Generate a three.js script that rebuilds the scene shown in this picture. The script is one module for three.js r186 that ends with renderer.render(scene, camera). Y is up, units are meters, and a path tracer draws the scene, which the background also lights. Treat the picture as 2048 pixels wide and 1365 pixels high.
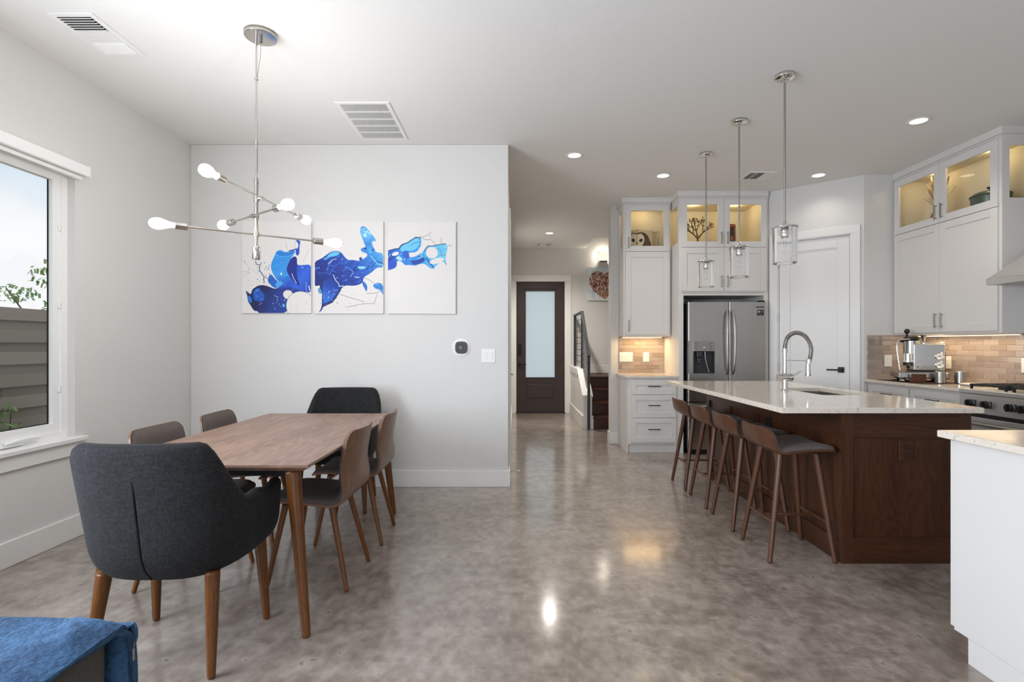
import * as THREE from 'three';
import { RoundedBoxGeometry } from 'three/addons/geometries/RoundedBoxGeometry.js';
import { mergeGeometries, mergeVertices, toCreasedNormals } from 'three/addons/utils/BufferGeometryUtils.js';
import { RectAreaLightUniformsLib } from 'three/addons/lights/RectAreaLightUniformsLib.js';

// ---------------------------------------------------------------- camera, sky, daylight, exposure
const scene = new THREE.Scene();
const camera = new THREE.PerspectiveCamera(2 * Math.atan(682.5 / 1060) * 180 / Math.PI, 2048 / 1365, 0.05, 200);
camera.position.set(0, 1.265, 0);
camera.lookAt(0, 1.265, -10);
camera.setViewOffset(2048, 1365, -4, -7.5, 2048, 1365);
const renderer = new THREE.WebGLRenderer();
renderer.toneMapping = THREE.LinearToneMapping;
renderer.toneMappingExposure = 1.0;
renderer.shadowMap.enabled = true;
RectAreaLightUniformsLib.init();

const LIGHT = { sky: 1.0, windowLeft: 14.5, patio: 2.4, bulb: 0.40, recessed: 3.8, cabinet: 0.07, under: 11.0, sconce: 0.5 };

// seeded helpers
let seedState = 7;
const rnd = () => { seedState = (seedState * 1664525 + 1013904223) >>> 0; return seedState / 4294967296; };
const rr = (a, b) => a + (b - a) * rnd();
const hash = (x, y, s) => { let h = (x * 374761393 + y * 668265263 + s * 974634777) | 0; h = Math.imul(h ^ (h >>> 13), 1274126177); return ((h ^ (h >>> 16)) >>> 0) / 4294967296; };
function noiseMap(W, H, fx, fy, oct, seed, gain = 0.5) {            // tileable value noise, 0..1
  const out = new Float32Array(W * H); let amp = 1, tot = 0;
  for (let o = 0; o < oct; o++) {
    const cx = Math.max(1, fx << o), cy = Math.max(1, fy << o);
    for (let y = 0; y < H; y++) {
      const v = y / H * cy, iy = Math.floor(v), ty = v - iy, sy = ty * ty * (3 - 2 * ty), y0 = iy % cy, y1 = (iy + 1) % cy;
      for (let x = 0; x < W; x++) {
        const u = x / W * cx, ix = Math.floor(u), tx = u - ix, sx = tx * tx * (3 - 2 * tx), x0 = ix % cx, x1 = (ix + 1) % cx;
        const a = hash(x0, y0, seed + o), b = hash(x1, y0, seed + o), c = hash(x0, y1, seed + o), d = hash(x1, y1, seed + o);
        out[y * W + x] += amp * (a + (b - a) * sx + (c - a) * sy + (a - b - c + d) * sx * sy);
      }
    }
    tot += amp; amp *= gain;
  }
  for (let i = 0; i < out.length; i++) out[i] /= tot;
  return out;
}
{ // sky: pale blue with soft clouds, the same all round
  const W = 1024, H = 512, n = noiseMap(W, H, 8, 6, 6, 91, 0.55), d = new Float32Array(W * H * 4);
  for (let y = 0; y < H; y++) for (let x = 0; x < W; x++) {
    const el = (y / (H - 1) - 0.5) * Math.PI, up = Math.max(0, Math.sin(el)), i = (y * W + x) * 4;
    const c = THREE.MathUtils.smoothstep(n[y * W + x], 0.40, 0.60), haze = Math.pow(1 - up, 3);
    const b = [0.60, 0.76, 0.90].map((v, k) => v + ([0.84, 0.90, 0.94][k] - v) * haze * 0.7), w = [0.97, 0.98, 0.99];
    for (let k = 0; k < 3; k++) d[i + k] = el < 0 ? [0.25, 0.25, 0.22][k] : b[k] + (w[k] - b[k]) * c;
    d[i + 3] = 1;
  }
  const t = new THREE.DataTexture(d, W, H, THREE.RGBAFormat, THREE.FloatType);
  t.mapping = THREE.EquirectangularReflectionMapping; t.magFilter = THREE.LinearFilter; t.minFilter = THREE.LinearFilter; t.needsUpdate = true;
  scene.background = t; scene.backgroundIntensity = LIGHT.sky;
}
function areaLight(color, L, w, h, pos, look) {
  const a = new THREE.RectAreaLight(color, L, w, h); a.position.set(...pos); a.lookAt(...look); scene.add(a); return a;
}
// daylight of the windows that stand outside the frame, each the size of its glass
areaLight(0xe6f0ff, LIGHT.windowLeft, 2.5, 1.66, [-2.87, 1.54, -0.5], [0, 1.54, -0.5]);
areaLight(0xf2f5ff, LIGHT.patio, 4.3, 2.3, [-0.3, 1.2, 4.16], [-0.3, 1.2, 0]);

// ---------------------------------------------------------------- textures and materials
function tex(W, H, fill, srgb = true) {
  const d = new Uint8Array(W * H * 4);
  for (let y = 0; y < H; y++) for (let x = 0; x < W; x++) { const i = y * W + x, c = fill(i, x, y); d[i * 4] = c[0]; d[i * 4 + 1] = c[1]; d[i * 4 + 2] = c[2]; d[i * 4 + 3] = 255; }
  const t = new THREE.DataTexture(d, W, H); t.wrapS = t.wrapT = THREE.RepeatWrapping; t.magFilter = THREE.LinearFilter; t.minFilter = THREE.LinearMipmapLinearFilter; t.generateMipmaps = true;
  if (srgb) t.colorSpace = THREE.SRGBColorSpace; t.needsUpdate = true; return t;
}
const hexRGB = (h) => [(h >> 16) & 255, (h >> 8) & 255, h & 255];
const mixc = (a, b, t) => [a[0] + (b[0] - a[0]) * t, a[1] + (b[1] - a[1]) * t, a[2] + (b[2] - a[2]) * t];
const sm = THREE.MathUtils.smoothstep, clamp = THREE.MathUtils.clamp;
function mat(color, roughness, o = {}) {
  const P = ['clearcoat', 'transmission', 'sheen', 'anisotropy', 'ior', 'thickness', 'specularIntensity'].some((k) => k in o);
  return new (P ? THREE.MeshPhysicalMaterial : THREE.MeshStandardMaterial)({ color, roughness, metalness: 0, ...o });
}
function woodTex(dark, mid, light, seed) {                                     // u runs along the grain
  const W = 1024, H = 512, a = noiseMap(W, H, 2, 18, 4, seed), b = noiseMap(W, H, 6, 120, 2, seed + 9), c = noiseMap(W, H, 2, 5, 3, seed + 17);
  const D = hexRGB(dark), M_ = hexRGB(mid), L = hexRGB(light);
  return tex(W, H, (i) => {
    const ring = 0.5 + 0.5 * Math.sin((a[i] * 1.0 + c[i] * 1.6) * 30), t = clamp(0.30 * ring + 0.45 * a[i] + 0.35 * c[i] - 0.02, 0, 1);
    let col = t < 0.5 ? mixc(D, M_, t * 2) : mixc(M_, L, t * 2 - 1);
    const p = b[i]; if (p > 0.62) col = mixc(col, D, (p - 0.62) * 1.6); return col;
  });
}
function scaled(t, sx, sy) { const c = t.clone(); c.repeat.set(sx, sy); c.needsUpdate = true; return c; }
const plyT = woodTex(0x4c3629, 0x75533f, 0x8f6c55, 13), walnutT = woodTex(0x5a4337, 0x876a5a, 0xa48674, 11), legT = woodTex(0x46270a, 0x683b0e, 0x804d17, 23), espT = woodTex(0x2d160a, 0x442411, 0x56331b, 37), stoolT = woodTex(0x38200f, 0x543320, 0x6b4430, 41);
const fabricW = 256, fabN = noiseMap(fabricW, fabricW, 64, 64, 2, 55), fabS = noiseMap(fabricW, fabricW, 16, 128, 2, 56), fabS2 = noiseMap(fabricW, fabricW, 128, 16, 2, 57);
function fabricTex(a, b) { const A = hexRGB(a), B = hexRGB(b); return tex(fabricW, fabricW, (i, x, y) => { const w = ((x >> 1) + (y >> 1)) % 2 ? fabS[i] : fabS2[i]; return mixc(A, B, clamp(0.55 * w + 0.55 * fabN[i] - 0.1, 0, 1)); }); }
const fabBump = tex(fabricW, fabricW, (i, x, y) => { const v = 90 + 70 * (((x >> 1) + (y >> 1)) % 2) + 90 * fabN[i]; return [v, v, v]; }, false);
const flA = noiseMap(512, 512, 6, 6, 6, 401, 0.6), flB = noiseMap(512, 512, 90, 90, 2, 411);
const fleeceT = tex(512, 512, (i) => mixc([26, 54, 86], [66, 106, 144], clamp((flA[i] - 0.5) * 1.8 + 0.45 + (flB[i] - 0.5) * 0.5, 0, 1))), fleeceB = tex(512, 512, (i) => { const v = 255 * clamp(flA[i] * 0.8 + flB[i] * 0.25, 0, 1); return [v, v, v]; }, false);
const concrete = (() => {
  const S = 2048, a = noiseMap(S, S, 3, 3, 7, 101, 0.58), b = noiseMap(S, S, 14, 9, 5, 131, 0.6), f = noiseMap(S, S, 160, 110, 3, 151), g = noiseMap(S, S, 5, 4, 4, 171), st = noiseMap(S, S, 20, 60, 4, 191, 0.6), h_ = noiseMap(S, S, 48, 36, 4, 197, 0.65);
  const D = [113, 100, 91], M_ = [150, 138, 128], L = [180, 169, 159];
  const map = tex(S, S, (i) => {
    let t = 0.5 + (a[i] - 0.5) * 0.75 + (b[i] - 0.5) * 0.45 + (f[i] - 0.5) * 0.75 + (h_[i] - 0.5) * 0.42 + (st[i] - 0.5) * 0.45;
    const wisp = Math.max(0, 1 - Math.abs(st[i] - 0.5) * 26) * sm(g[i], 0.46, 0.62); t += wisp * 0.22;      // pale trowel wisps
    let c = t < 0.5 ? mixc(D, M_, clamp(t * 2, 0, 1)) : mixc(M_, L, clamp(t * 2 - 1, 0, 1));
    if (f[i] > 0.83 && b[i] > 0.54) c = mixc(c, [78, 66, 58], 0.45); return c;
  });
  const rough = tex(S / 2, S / 2, (i, x, y) => { const j = (y * 2) * S + x * 2, v = clamp(112 + (b[j] - 0.5) * 22 + (f[j] - 0.5) * 22, 90, 140); return [v, v, v]; }, false);
  const bump = tex(S, S, (i) => { const v = 255 * clamp(0.5 + (h_[i] - 0.5) * 0.8 + (st[i] - 0.5) * 0.5 + (f[i] - 0.5) * 0.25, 0, 1); return [v, v, v]; }, false);
  return { map, rough, bump };
})();
const quartzN = noiseMap(512, 512, 6, 6, 6, 211, 0.6), quartzF = noiseMap(512, 512, 90, 90, 2, 221);
const quartzT = tex(512, 512, (i) => { const v = Math.max(0, 1 - Math.abs(quartzN[i] - 0.5) * 40) * sm(quartzF[i], 0.35, 0.7); return mixc([229, 219, 204], [178, 168, 154], v * 0.8 + (quartzF[i] > 0.72 ? 0.12 : 0)); });
const steelN = noiseMap(512, 64, 256, 1, 2, 231);
const steelR = tex(512, 64, (i) => { const v = 78 + steelN[i] * 26; return [v, v, v]; }, false);
const wallN = noiseMap(512, 512, 64, 64, 3, 241);
const wallBump = tex(512, 512, (i) => { const v = wallN[i] * 255; return [v, v, v]; }, false);

const M = {
  wall: mat(0xdcdbd8, 0.85, { bumpMap: scaled(wallBump, 2, 2), bumpScale: 0.0005 }),
  ceiling: mat(0xeae9e6, 0.9, { bumpMap: scaled(wallBump, 2, 2), bumpScale: 0.0003 }),
  trim: mat(0xebeae7, 0.4), cab: mat(0xdedbd7, 0.42), cabIn: mat(0xd6cdb2, 0.6), plastic: mat(0xf0efec, 0.35), vinyl: mat(0xf4f4f3, 0.35),
  floor: mat(0xffffff, 1, { map: scaled(concrete.map, 1 / 5.2, 1 / 5.2), roughnessMap: scaled(concrete.rough, 1 / 5.2, 1 / 5.2), roughness: 0.8, ior: 1.5, specularIntensity: 1, clearcoat: 0.85, clearcoatRoughness: 0.13, bumpMap: scaled(concrete.bump, 1 / 5.2, 1 / 5.2), bumpScale: 0.0006 }),
  walnut: mat(0xffffff, 0.36, { map: scaled(walnutT, 0.55, 1.1) }), leg: mat(0xffffff, 0.38, { map: scaled(legT, 1.2, 3) }), ply: mat(0xffffff, 0.36, { map: scaled(plyT, 1.1, 2.2) }),
  stoolWood: mat(0xffffff, 0.36, { map: scaled(stoolT, 1.2, 3) }), espresso: mat(0xffffff, 0.42, { map: scaled(espT, 0.8, 1.2) }), tread: mat(0xffffff, 0.4, { map: scaled(espT, 1.0, 2.0), color: 0xffe0c8 }),
  charcoal: mat(0xffffff, 0.95, { map: scaled(fabricTex(0x030304, 0x38393b), 2.6, 2.6), bumpMap: scaled(fabBump, 2.6, 2.6), bumpScale: 0.0012, sheen: 0.06, sheenRoughness: 0.6, sheenColor: new THREE.Color(0x8090a0) }),
  seatCloth: mat(0xffffff, 0.95, { map: scaled(fabricTex(0x463f3c, 0x776c67), 6, 6), bumpMap: scaled(fabBump, 6, 6), bumpScale: 0.0006, sheen: 0.4, sheenRoughness: 0.5, sheenColor: new THREE.Color(0xa09490) }),
  sofa: mat(0xffffff, 0.95, { map: scaled(fabricTex(0x3b3733, 0x69635d), 12, 12), bumpMap: scaled(fabBump, 12, 12), bumpScale: 0.001 }),
  throwCloth: mat(0xffffff, 0.95, { map: scaled(fleeceT, 1.5, 1.5), bumpMap: scaled(fleeceB, 1.5, 1.5), bumpScale: 0.008, sheen: 0.35, sheenRoughness: 0.5, sheenColor: new THREE.Color(0x6fa5d6) }),
  quartz: mat(0xffffff, 0.12, { map: scaled(quartzT, 1.4, 1.4) }),
  steel: mat(0xb9b7b3, 1, { metalness: 1, roughnessMap: scaled(steelR, 2, 1), roughness: 0.85 }), steelBright: mat(0xd6d5d2, 0.4, { metalness: 0.9 }), steelDark: mat(0x55565a, 0.4, { metalness: 1 }), chrome: mat(0xe0dfdd, 0.07, { metalness: 1 }), nickel: mat(0xcfcac2, 0.16, { metalness: 1 }), satin: mat(0xa8a6a2, 0.3, { metalness: 1 }),
  black: mat(0x131313, 0.45), blackMetal: mat(0x222224, 0.45, { metalness: 0.6 }), iron: mat(0x3c3d40, 0.5, { metalness: 0.3 }), grate: mat(0x1d1d1f, 0.6), rubber: mat(0x0c0c0c, 0.7),
  glass: mat(0xffffff, 0.0, { transmission: 1, thickness: 0, ior: 1.5 }), frosted: mat(0xf2f8fa, 1.0, { transmission: 1, thickness: 0, ior: 1.45 }),
  thinGlass: mat(0xffffff, 0.0, { transmission: 1, thickness: 0, ior: 1.5 }),
  shadeGlass: mat(0xffffff, 0.0, { transmission: 1, thickness: 0.0025, ior: 1.5 }), doorBrown: mat(0x33241f, 0.45), grout: mat(0xc9b7a6, 0.8), fence: mat(0x5c5650, 0.85), grass: mat(0x56683a, 0.95), leaf: mat(0x8fb06a, 0.8, { transmission: 0.3, thickness: 0 }), bark: mat(0x5b4a3a, 0.9),
  bronze: mat(0x6e5a2c, 0.4, { metalness: 0.8 }), green: mat(0x3c4f3c, 0.3), terracotta: mat(0x6d3a26, 0.5), straw: mat(0xa98252, 0.9), strawDark: mat(0x7d3f25, 0.9), white: mat(0xf2f0ea, 0.35), duct: mat(0x9a9c9e, 0.6, { metalness: 0.5 }), darkSlot: mat(0x2b2b2c, 0.8), greySlot: mat(0x8d8b88, 0.8),
};
M.tiles = [0x9d8f86, 0xa5978d, 0x96877d, 0xaa9c93].map((c) => mat(c, 0.1, { clearcoat: 0.6, clearcoatRoughness: 0.04 }));
const glow = (c, k) => new THREE.MeshStandardMaterial({ color: 0x222222, emissive: c, emissiveIntensity: k, roughness: 0.6 });

// ---------------------------------------------------------------- geometry helpers
const V = (x, y, z) => new THREE.Vector3(x, y, z);
function clean(g) { g = g.index ? g.toNonIndexed() : g; for (const k of Object.keys(g.attributes)) if (!['position', 'normal', 'uv'].includes(k)) g.deleteAttribute(k); if (!g.attributes.uv) g.setAttribute('uv', new THREE.BufferAttribute(new Float32Array(g.attributes.position.count * 2), 2)); return g; }
const merge = (l) => l.length === 1 ? l[0] : mergeGeometries(l.map(clean));
function projUV(g, grain) {                                                   // uv in metres; u follows the grain axis where there is one
  g = clean(g); const p = g.attributes.position, n = g.attributes.normal, uv = g.attributes.uv, A = { x: 0, y: 1, z: 2 };
  for (let i = 0; i < p.count; i++) {
    const q = [p.getX(i), p.getY(i), p.getZ(i)], m = [Math.abs(n.getX(i)), Math.abs(n.getY(i)), Math.abs(n.getZ(i))], k = m[0] > m[1] && m[0] > m[2] ? 0 : m[1] > m[2] ? 1 : 2;
    let [a, b] = [[2, 1], [0, 2], [0, 1]][k]; if (grain !== undefined && b === A[grain]) [a, b] = [b, a];
    uv.setXY(i, q[a], q[b]);
  }
  return g;
}
function bx(x0, x1, y0, y1, z0, z1, r = 0, s = 1) {
  const w = x1 - x0, h = y1 - y0, d = z1 - z0; r = Math.min(r, w / 2.01, h / 2.01, d / 2.01);
  const g = r > 0 ? new RoundedBoxGeometry(w, h, d, s, r) : new THREE.BoxGeometry(w, h, d);
  return g.translate((x0 + x1) / 2, (y0 + y1) / 2, (z0 + z1) / 2);
}
function rod(a, b, r0, r1 = r0, seg = 12) {                                    // tapered round bar from a to b, u along its length
  const d = b.clone().sub(a), L = d.length(), g = new THREE.CylinderGeometry(r1, r0, L, seg, 1), uv = g.attributes.uv;
  for (let i = 0; i < uv.count; i++) uv.setXY(i, uv.getY(i) * L, uv.getX(i) * 6.28 * r0);
  g.applyQuaternion(new THREE.Quaternion().setFromUnitVectors(V(0, 1, 0), d.normalize())); const c = a.clone().add(b).multiplyScalar(0.5); return g.translate(c.x, c.y, c.z);
}
function legGeo(foot, top, rf, rt) {                                           // leg with a rounded foot
  const d = top.clone().sub(foot), L = d.length(), pr = [[0.001, 0], [rf * 0.7, 0.001], [rf * 0.95, 0.006], [rf, 0.014], [rf + (rt - rf) * 0.55, L * 0.5], [rt, L * 0.97], [rt, L], [0.001, L]];
  const g = new THREE.LatheGeometry(pr.map((q) => new THREE.Vector2(...q)), 14), uv = g.attributes.uv, p = g.attributes.position;
  for (let i = 0; i < uv.count; i++) uv.setXY(i, p.getY(i), uv.getX(i) * 6.28 * rt);
  g.applyQuaternion(new THREE.Quaternion().setFromUnitVectors(V(0, 1, 0), d.normalize())); return g.translate(foot.x, foot.y, foot.z);
}
const lathe = (pts, seg = 28) => new THREE.LatheGeometry(pts.map((q) => new THREE.Vector2(Math.max(q[0], 0.0001), q[1])), seg);
const tube = (pts, r, seg = 24, rs = 8, closed = false) => new THREE.TubeGeometry(new THREE.CatmullRomCurve3(pts, closed), seg, r, rs, closed);
const cyl = (r, h, x, y, z, axis = 'y', seg = 24, r2 = r) => { const g = new THREE.CylinderGeometry(r2, r, h, seg); if (axis === 'x') g.rotateZ(Math.PI / 2); if (axis === 'z') g.rotateX(Math.PI / 2); return g.translate(x, y, z); };
function loft(sections, crease = 0.8) {                                        // closed loops joined one after another, ends capped
  const n = sections[0].length, m = sections.length, pos = [], uv = [], idx = [];
  let vlen = 0;
  for (let j = 0; j < m; j++) {
    if (j) vlen += sections[j][0].distanceTo(sections[j - 1][0]);
    let u = 0; for (let i = 0; i <= n; i++) { const p = sections[j][i % n]; if (i) u += p.distanceTo(sections[j][i - 1]); pos.push(p.x, p.y, p.z); uv.push(u, vlen); }
  }
  for (let j = 0; j < m - 1; j++) for (let i = 0; i < n; i++) { const a = j * (n + 1) + i, b = a + 1, c = a + n + 1, d = c + 1; idx.push(a, c, b, b, c, d); }
  for (const [j, f] of [[0, 0], [m - 1, 1]]) {                                 // caps: zip the loop across its two halves
    const tri = (a, b, c) => { const o = j * (n + 1); f ? idx.push(o + a, o + c, o + b) : idx.push(o + a, o + b, o + c); };
    let i = 0, k = n - 1; while (i + 1 < k) { tri(i, i + 1, k); i++; if (i < k - 1) { tri(i, k - 1, k); k--; } }
  }
  const g = new THREE.BufferGeometry(); g.setAttribute('position', new THREE.Float32BufferAttribute(pos, 3)); g.setAttribute('uv', new THREE.Float32BufferAttribute(uv, 2)); g.setIndex(idx);
  const q = toCreasedNormals(g, crease); return q;
}
function slabShape(pts, depth, holes = [], bevel = 0) {                         // outline in x,y; thickness along z, front face at z = 0
  const s = new THREE.Shape(pts.map((p) => new THREE.Vector2(...p))); for (const h of holes) s.holes.push(new THREE.Path(h.map((p) => new THREE.Vector2(...p))));
  return new THREE.ExtrudeGeometry(s, { depth, bevelEnabled: bevel > 0, bevelThickness: bevel, bevelSize: bevel, bevelOffset: -bevel, bevelSegments: 2, curveSegments: 8 }).translate(0, 0, -depth);
}
const doorway = (x0, x1, y1, d0, d1, h) => [[x0, 0], [d0, 0], [d0, h], [d1, h], [d1, 0], [x1, 0], [x1, y1], [x0, y1]];
const rect = (x0, x1, y0, y1) => [[x0, y0], [x1, y0], [x1, y1], [x0, y1]];

// ---------------------------------------------------------------- naming helpers
const taken = new Map();
function numbered(name) { const k = taken.get(name) || 0; taken.set(name, k + 1); return k ? name + '_' + String(k).padStart(3, '0') : name; }
function tag(o, label, category, group, kind) { Object.assign(o.userData, { label, category }); if (group) o.userData.group = group; if (kind) o.userData.kind = kind; return o; }
function thing(name, label, category, pos = [0, 0, 0], turn = 0, group, kind) { const o = new THREE.Group(); o.name = numbered(name); o.position.set(...pos); o.rotation.y = turn; scene.add(o); return tag(o, label, category, group, kind); }
const PROJ = new Set([M.wall, M.ceiling, M.floor, M.walnut, M.espresso, M.tread, M.quartz, M.charcoal, M.seatCloth, M.sofa, M.steel]);
function part(parent, name, geos, m, o = {}) {
  let g = Array.isArray(geos) ? merge(geos) : geos; if (o.grain || (PROJ.has(m) && !o.keep)) g = projUV(g, o.grain);
  const x = new THREE.Mesh(g, m); x.name = parent === scene ? numbered(name) : name; parent.add(x); if (o.label) x.userData.label = o.label; if (o.kind) x.userData.kind = o.kind; return x;
}
const solo = (name, geos, m, label, category, o = {}) => tag(part(scene, name, geos, m, o), label, category, o.group, o.kind);
const struct = (name, geos, m, label, category) => solo(name, geos, m, label, category, { kind: 'structure' });
function copyOf(o, pos, turn, label, group) { const c = o.clone(); c.name = numbered(o.name.replace(/_\d{3}$/, '')); c.userData = { ...o.userData, label }; c.position.set(...pos); c.rotation.y = turn; scene.add(c); return c; }

// ================================================================ THE ROOM
const XL = -2.883, XR = 4.32, CEIL = 3.05, ZB = -4.72, ZF = 4.2, ZE = -9.79;
struct('floor', bx(-3.08, 4.6, -0.12, 0, -10.0, 4.4), M.floor, 'polished grey brown concrete floor with mottled stains', 'floor');
const VENTS = [[-1.32, -0.917, 3.889, 4.592], [-2.51, -2.265, 2.843, 3.256], [2.42, 2.71, 5.45, 5.72], [0.37, 0.68, 9.32, 9.52]];
{ // ceiling with the stairwell opening and the duct openings
  const g = slabShape([[-3.08, -4.4], [4.6, -4.4], [4.6, 10], [-3.08, 10]], 0.2, [[[1.32, 8.84], [3.26, 8.84], [3.26, 9.88], [1.32, 9.88]], ...VENTS.map(([x0, x1, d0, d1]) => rect(x0 + 0.02, x1 - 0.02, d0 + 0.02, d1 - 0.02))]).rotateX(-Math.PI / 2).translate(0, CEIL + 0.2, 0);
  struct('ceiling', g, M.ceiling, 'flat white painted ceiling', 'ceiling');
}
{ // left wall with two window openings (u runs along -z)
  const g = slabShape(rect(-4.4, 4.92, 0, CEIL), 0.125, [rect(1.98, 3.48, 0.66, 2.42), rect(-0.8, 1.8, 0.66, 2.42)]).rotateY(Math.PI / 2).translate(XL, 0, 0);
  struct('wall_left', g, M.wall, 'white wall with the window on the left', 'wall');
}
struct('wall_back', bx(XL, -0.05, 0, CEIL, ZB - 0.15, ZB, 0.006), M.wall, 'white wall behind the dining table that carries the blue triptych', 'wall');
{ const g = slabShape(doorway(4.87, 9.79, CEIL, 4.98, 5.74, 2.44), 0.12).rotateY(Math.PI / 2).translate(-0.05, 0, 0); struct('wall_hall_left', g, M.wall, 'hallway wall with a side door left of the front door', 'wall'); }
{ const g = slabShape(doorway(-0.17, 3.4, 5.5, 0.03, 0.95, 2.445), 0.16).translate(0, 0, ZE); struct('wall_hall_end', g, M.wall, 'far hallway wall around the front door', 'wall'); }
struct('wall_kitchen_back', bx(1.236, 4.5, 0, CEIL, -6.93, -6.77, 0.004), M.wall, 'wall behind the refrigerator cabinets, ending at the hallway', 'wall');
struct('wall_stair_right', bx(3.2, 3.36, 0, 5.5, ZE, -6.93), M.wall, 'wall on the far right of the staircase', 'wall');
struct('wall_stairwell_left', bx(1.16, 1.32, CEIL + 0.2, 5.5, ZE, -8.68), M.wall, 'upper stairwell wall above the hallway ceiling', 'wall');
struct('wall_stairwell_front', bx(1.32, 3.2, CEIL + 0.2, 5.5, -8.84, -8.68), M.wall, 'upper stairwell wall nearest the kitchen', 'wall');
struct('ceiling_stairwell', bx(1.16, 3.4, 5.5, 5.62, -9.95, -8.68), M.ceiling, 'high ceiling over the stairwell', 'ceiling');
// angled pantry wall: from A to B, front face towards the room
const PA = V(2.955, 0, -6.2), PBv = V(3.672, 0, -5.56), pLen = PA.distanceTo(PBv), pTurn = -Math.atan2(PBv.z - PA.z, PBv.x - PA.x);
const pd0 = 0.12 * pLen + 0.004, pd1 = 0.878 * pLen;
{ const g = slabShape(doorway(0, pLen, CEIL, pd0, pd1, 2.45), 0.12).rotateY(pTurn).translate(PA.x, 0, PA.z); struct('wall_pantry', g, M.wall, 'angled corner wall that holds the white pantry door', 'wall'); }
struct('wall_kitchen_return', bx(3.672, XR, 0, CEIL, -5.68, -5.56), M.wall, 'short wall between the pantry door and the right cabinets', 'wall');
struct('wall_right', bx(XR, XR + 0.2, 0, CEIL, -6.93, 4.4), M.wall, 'kitchen wall behind the range on the right', 'wall');
{ const g = slabShape(doorway(XL, XR, CEIL, XL + XR - 1.9, XL + XR + 2.5, 2.42), 0.2).rotateY(Math.PI).translate(XL + XR, 0, ZF); struct('wall_front', g, M.wall, 'wall with patio doors behind the camera', 'wall'); }

// baseboards
const BB = 0.147, bt = 0.016;
const bbGeo = (x0, x1, z0, z1) => [bx(x0, x1, 0, BB, z0, z1, 0.004)];
struct('baseboard_left', bbGeo(XL, XL + bt, ZB, 4.2), M.trim, 'white baseboard under the window', 'baseboard');
struct('baseboard_back', bbGeo(XL + bt, -0.05 + bt, ZB, ZB + bt), M.trim, 'white baseboard behind the dining table', 'baseboard');
struct('baseboard_hall', [...bbGeo(-0.05, -0.05 + bt, -4.89, ZB), ...bbGeo(-0.05, -0.05 + bt, ZE, -5.84)], M.trim, 'white baseboard along the left side of the hallway', 'baseboard');
struct('baseboard_kitchen', [...bbGeo(1.236 - bt, 1.33, -6.77, -6.77 + bt), ...bbGeo(1.236 - bt, 1.236, -6.93, -6.77)], M.trim, 'white baseboard at the wall end beside the drawers', 'baseboard');
struct('baseboard_hall_end', bbGeo(1.06, 3.2, ZE, ZE + bt).map((g) => g.translate(0, 0.742, 0)), M.trim, 'white baseboard on the stair landing', 'baseboard');

// ---- window 1 (in view)
function windowUnit(name, z0, z1, y0, y1, label, full) {                      // z0 far, z1 near; frame set back in the wall
  const w = thing(name, label, 'window', [0, 0, 0], 0, undefined, 'structure'), xa = XL - 0.12, xb = XL - 0.05, f = 0.045, s = 0.055;
  part(w, 'window_frame', [bx(xa, xb, y0, y0 + f, z0 + f, z1 - f), bx(xa, xb, y1 - f, y1, z0 + f, z1 - f), bx(xa, xb, y0, y1, z0, z0 + f), bx(xa, xb, y0, y1, z1 - f, z1)], M.vinyl);
  const xs = XL - 0.095, xt = XL - 0.06, n = full; 
  for (let k = 0; k < n; k++) {
    const a = z0 + f + (z1 - z0 - 2 * f) * k / n, b = z0 + f + (z1 - z0 - 2 * f) * (k + 1) / n;
    const sash = part(w, 'sash', [bx(xs, xt, y0 + f, y0 + f + s, a + s, b - s), bx(xs, xt, y1 - f - s, y1 - f, a + s, b - s), bx(xs, xt, y0 + f, y1 - f, a, a + s), bx(xs, xt, y0 + f, y1 - f, b - s, b)], M.vinyl);
    part(sash, 'gasket', [bx(xs + 0.004, xs + 0.01, y0 + f + s, y1 - f - s, a + s, a + s + 0.006), bx(xs + 0.004, xs + 0.01, y0 + f + s, y0 + f + s + 0.006, a + s, b - s)], M.rubber, { label: 'dark glazing gasket' });
    const pane = new THREE.PlaneGeometry(b - a - 2 * s, y1 - y0 - 2 * f - 2 * s).rotateY(Math.PI / 2).translate(xs + 0.005, (y0 + y1) / 2, (a + b) / 2);
    part(sash, 'pane', pane, M.glass, { label: 'clear window pane' });
    if (name === 'window_1') {
      for (const y of [0.98, 1.52, 2.02]) part(w, 'lock_keeper', bx(xt, xt + 0.012, y - 0.02, y + 0.02, a + 0.004, a + 0.018, 0.003), M.vinyl);
    }
  }
  part(w, 'sill', bx(XL - 0.06, XL + 0.045, y0 - 0.028, y0 + 0.002, z0 - 0.06, z1 + 0.06, 0.006), M.trim);
  part(w, 'apron', bx(XL, XL + 0.02, y0 - 0.115, y0 - 0.028, z0 - 0.03, z1 + 0.03, 0.003), M.trim);
  return w;
}
const win1 = windowUnit('window_1', -3.48, -1.98, 0.66, 2.42, 'white casement window with a dark fence outside', 1);
{ // crank handle and brand plate on the bottom rail
  const h = part(win1, 'crank_base', [bx(XL - 0.06, XL - 0.03, 0.668, 0.692, -3.16, -3.0, 0.01, 2)], M.vinyl);
  part(h, 'crank_handle', [tube([V(XL - 0.035, 0.69, -3.03), V(XL - 0.02, 0.70, -3.07), V(XL - 0.02, 0.705, -3.16), V(XL - 0.022, 0.70, -3.25)], 0.009, 16, 8)], M.vinyl);
  part(win1, 'rating_label', bx(XL - 0.061, XL - 0.0585, 0.725, 0.738, -3.0, -2.86), M.blackMetal, { label: 'dark narrow label strip' });
}
windowUnit('window_2', -1.8, 0.8, 0.66, 2.42, 'wide white window on the left wall beside the camera', 2);
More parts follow.
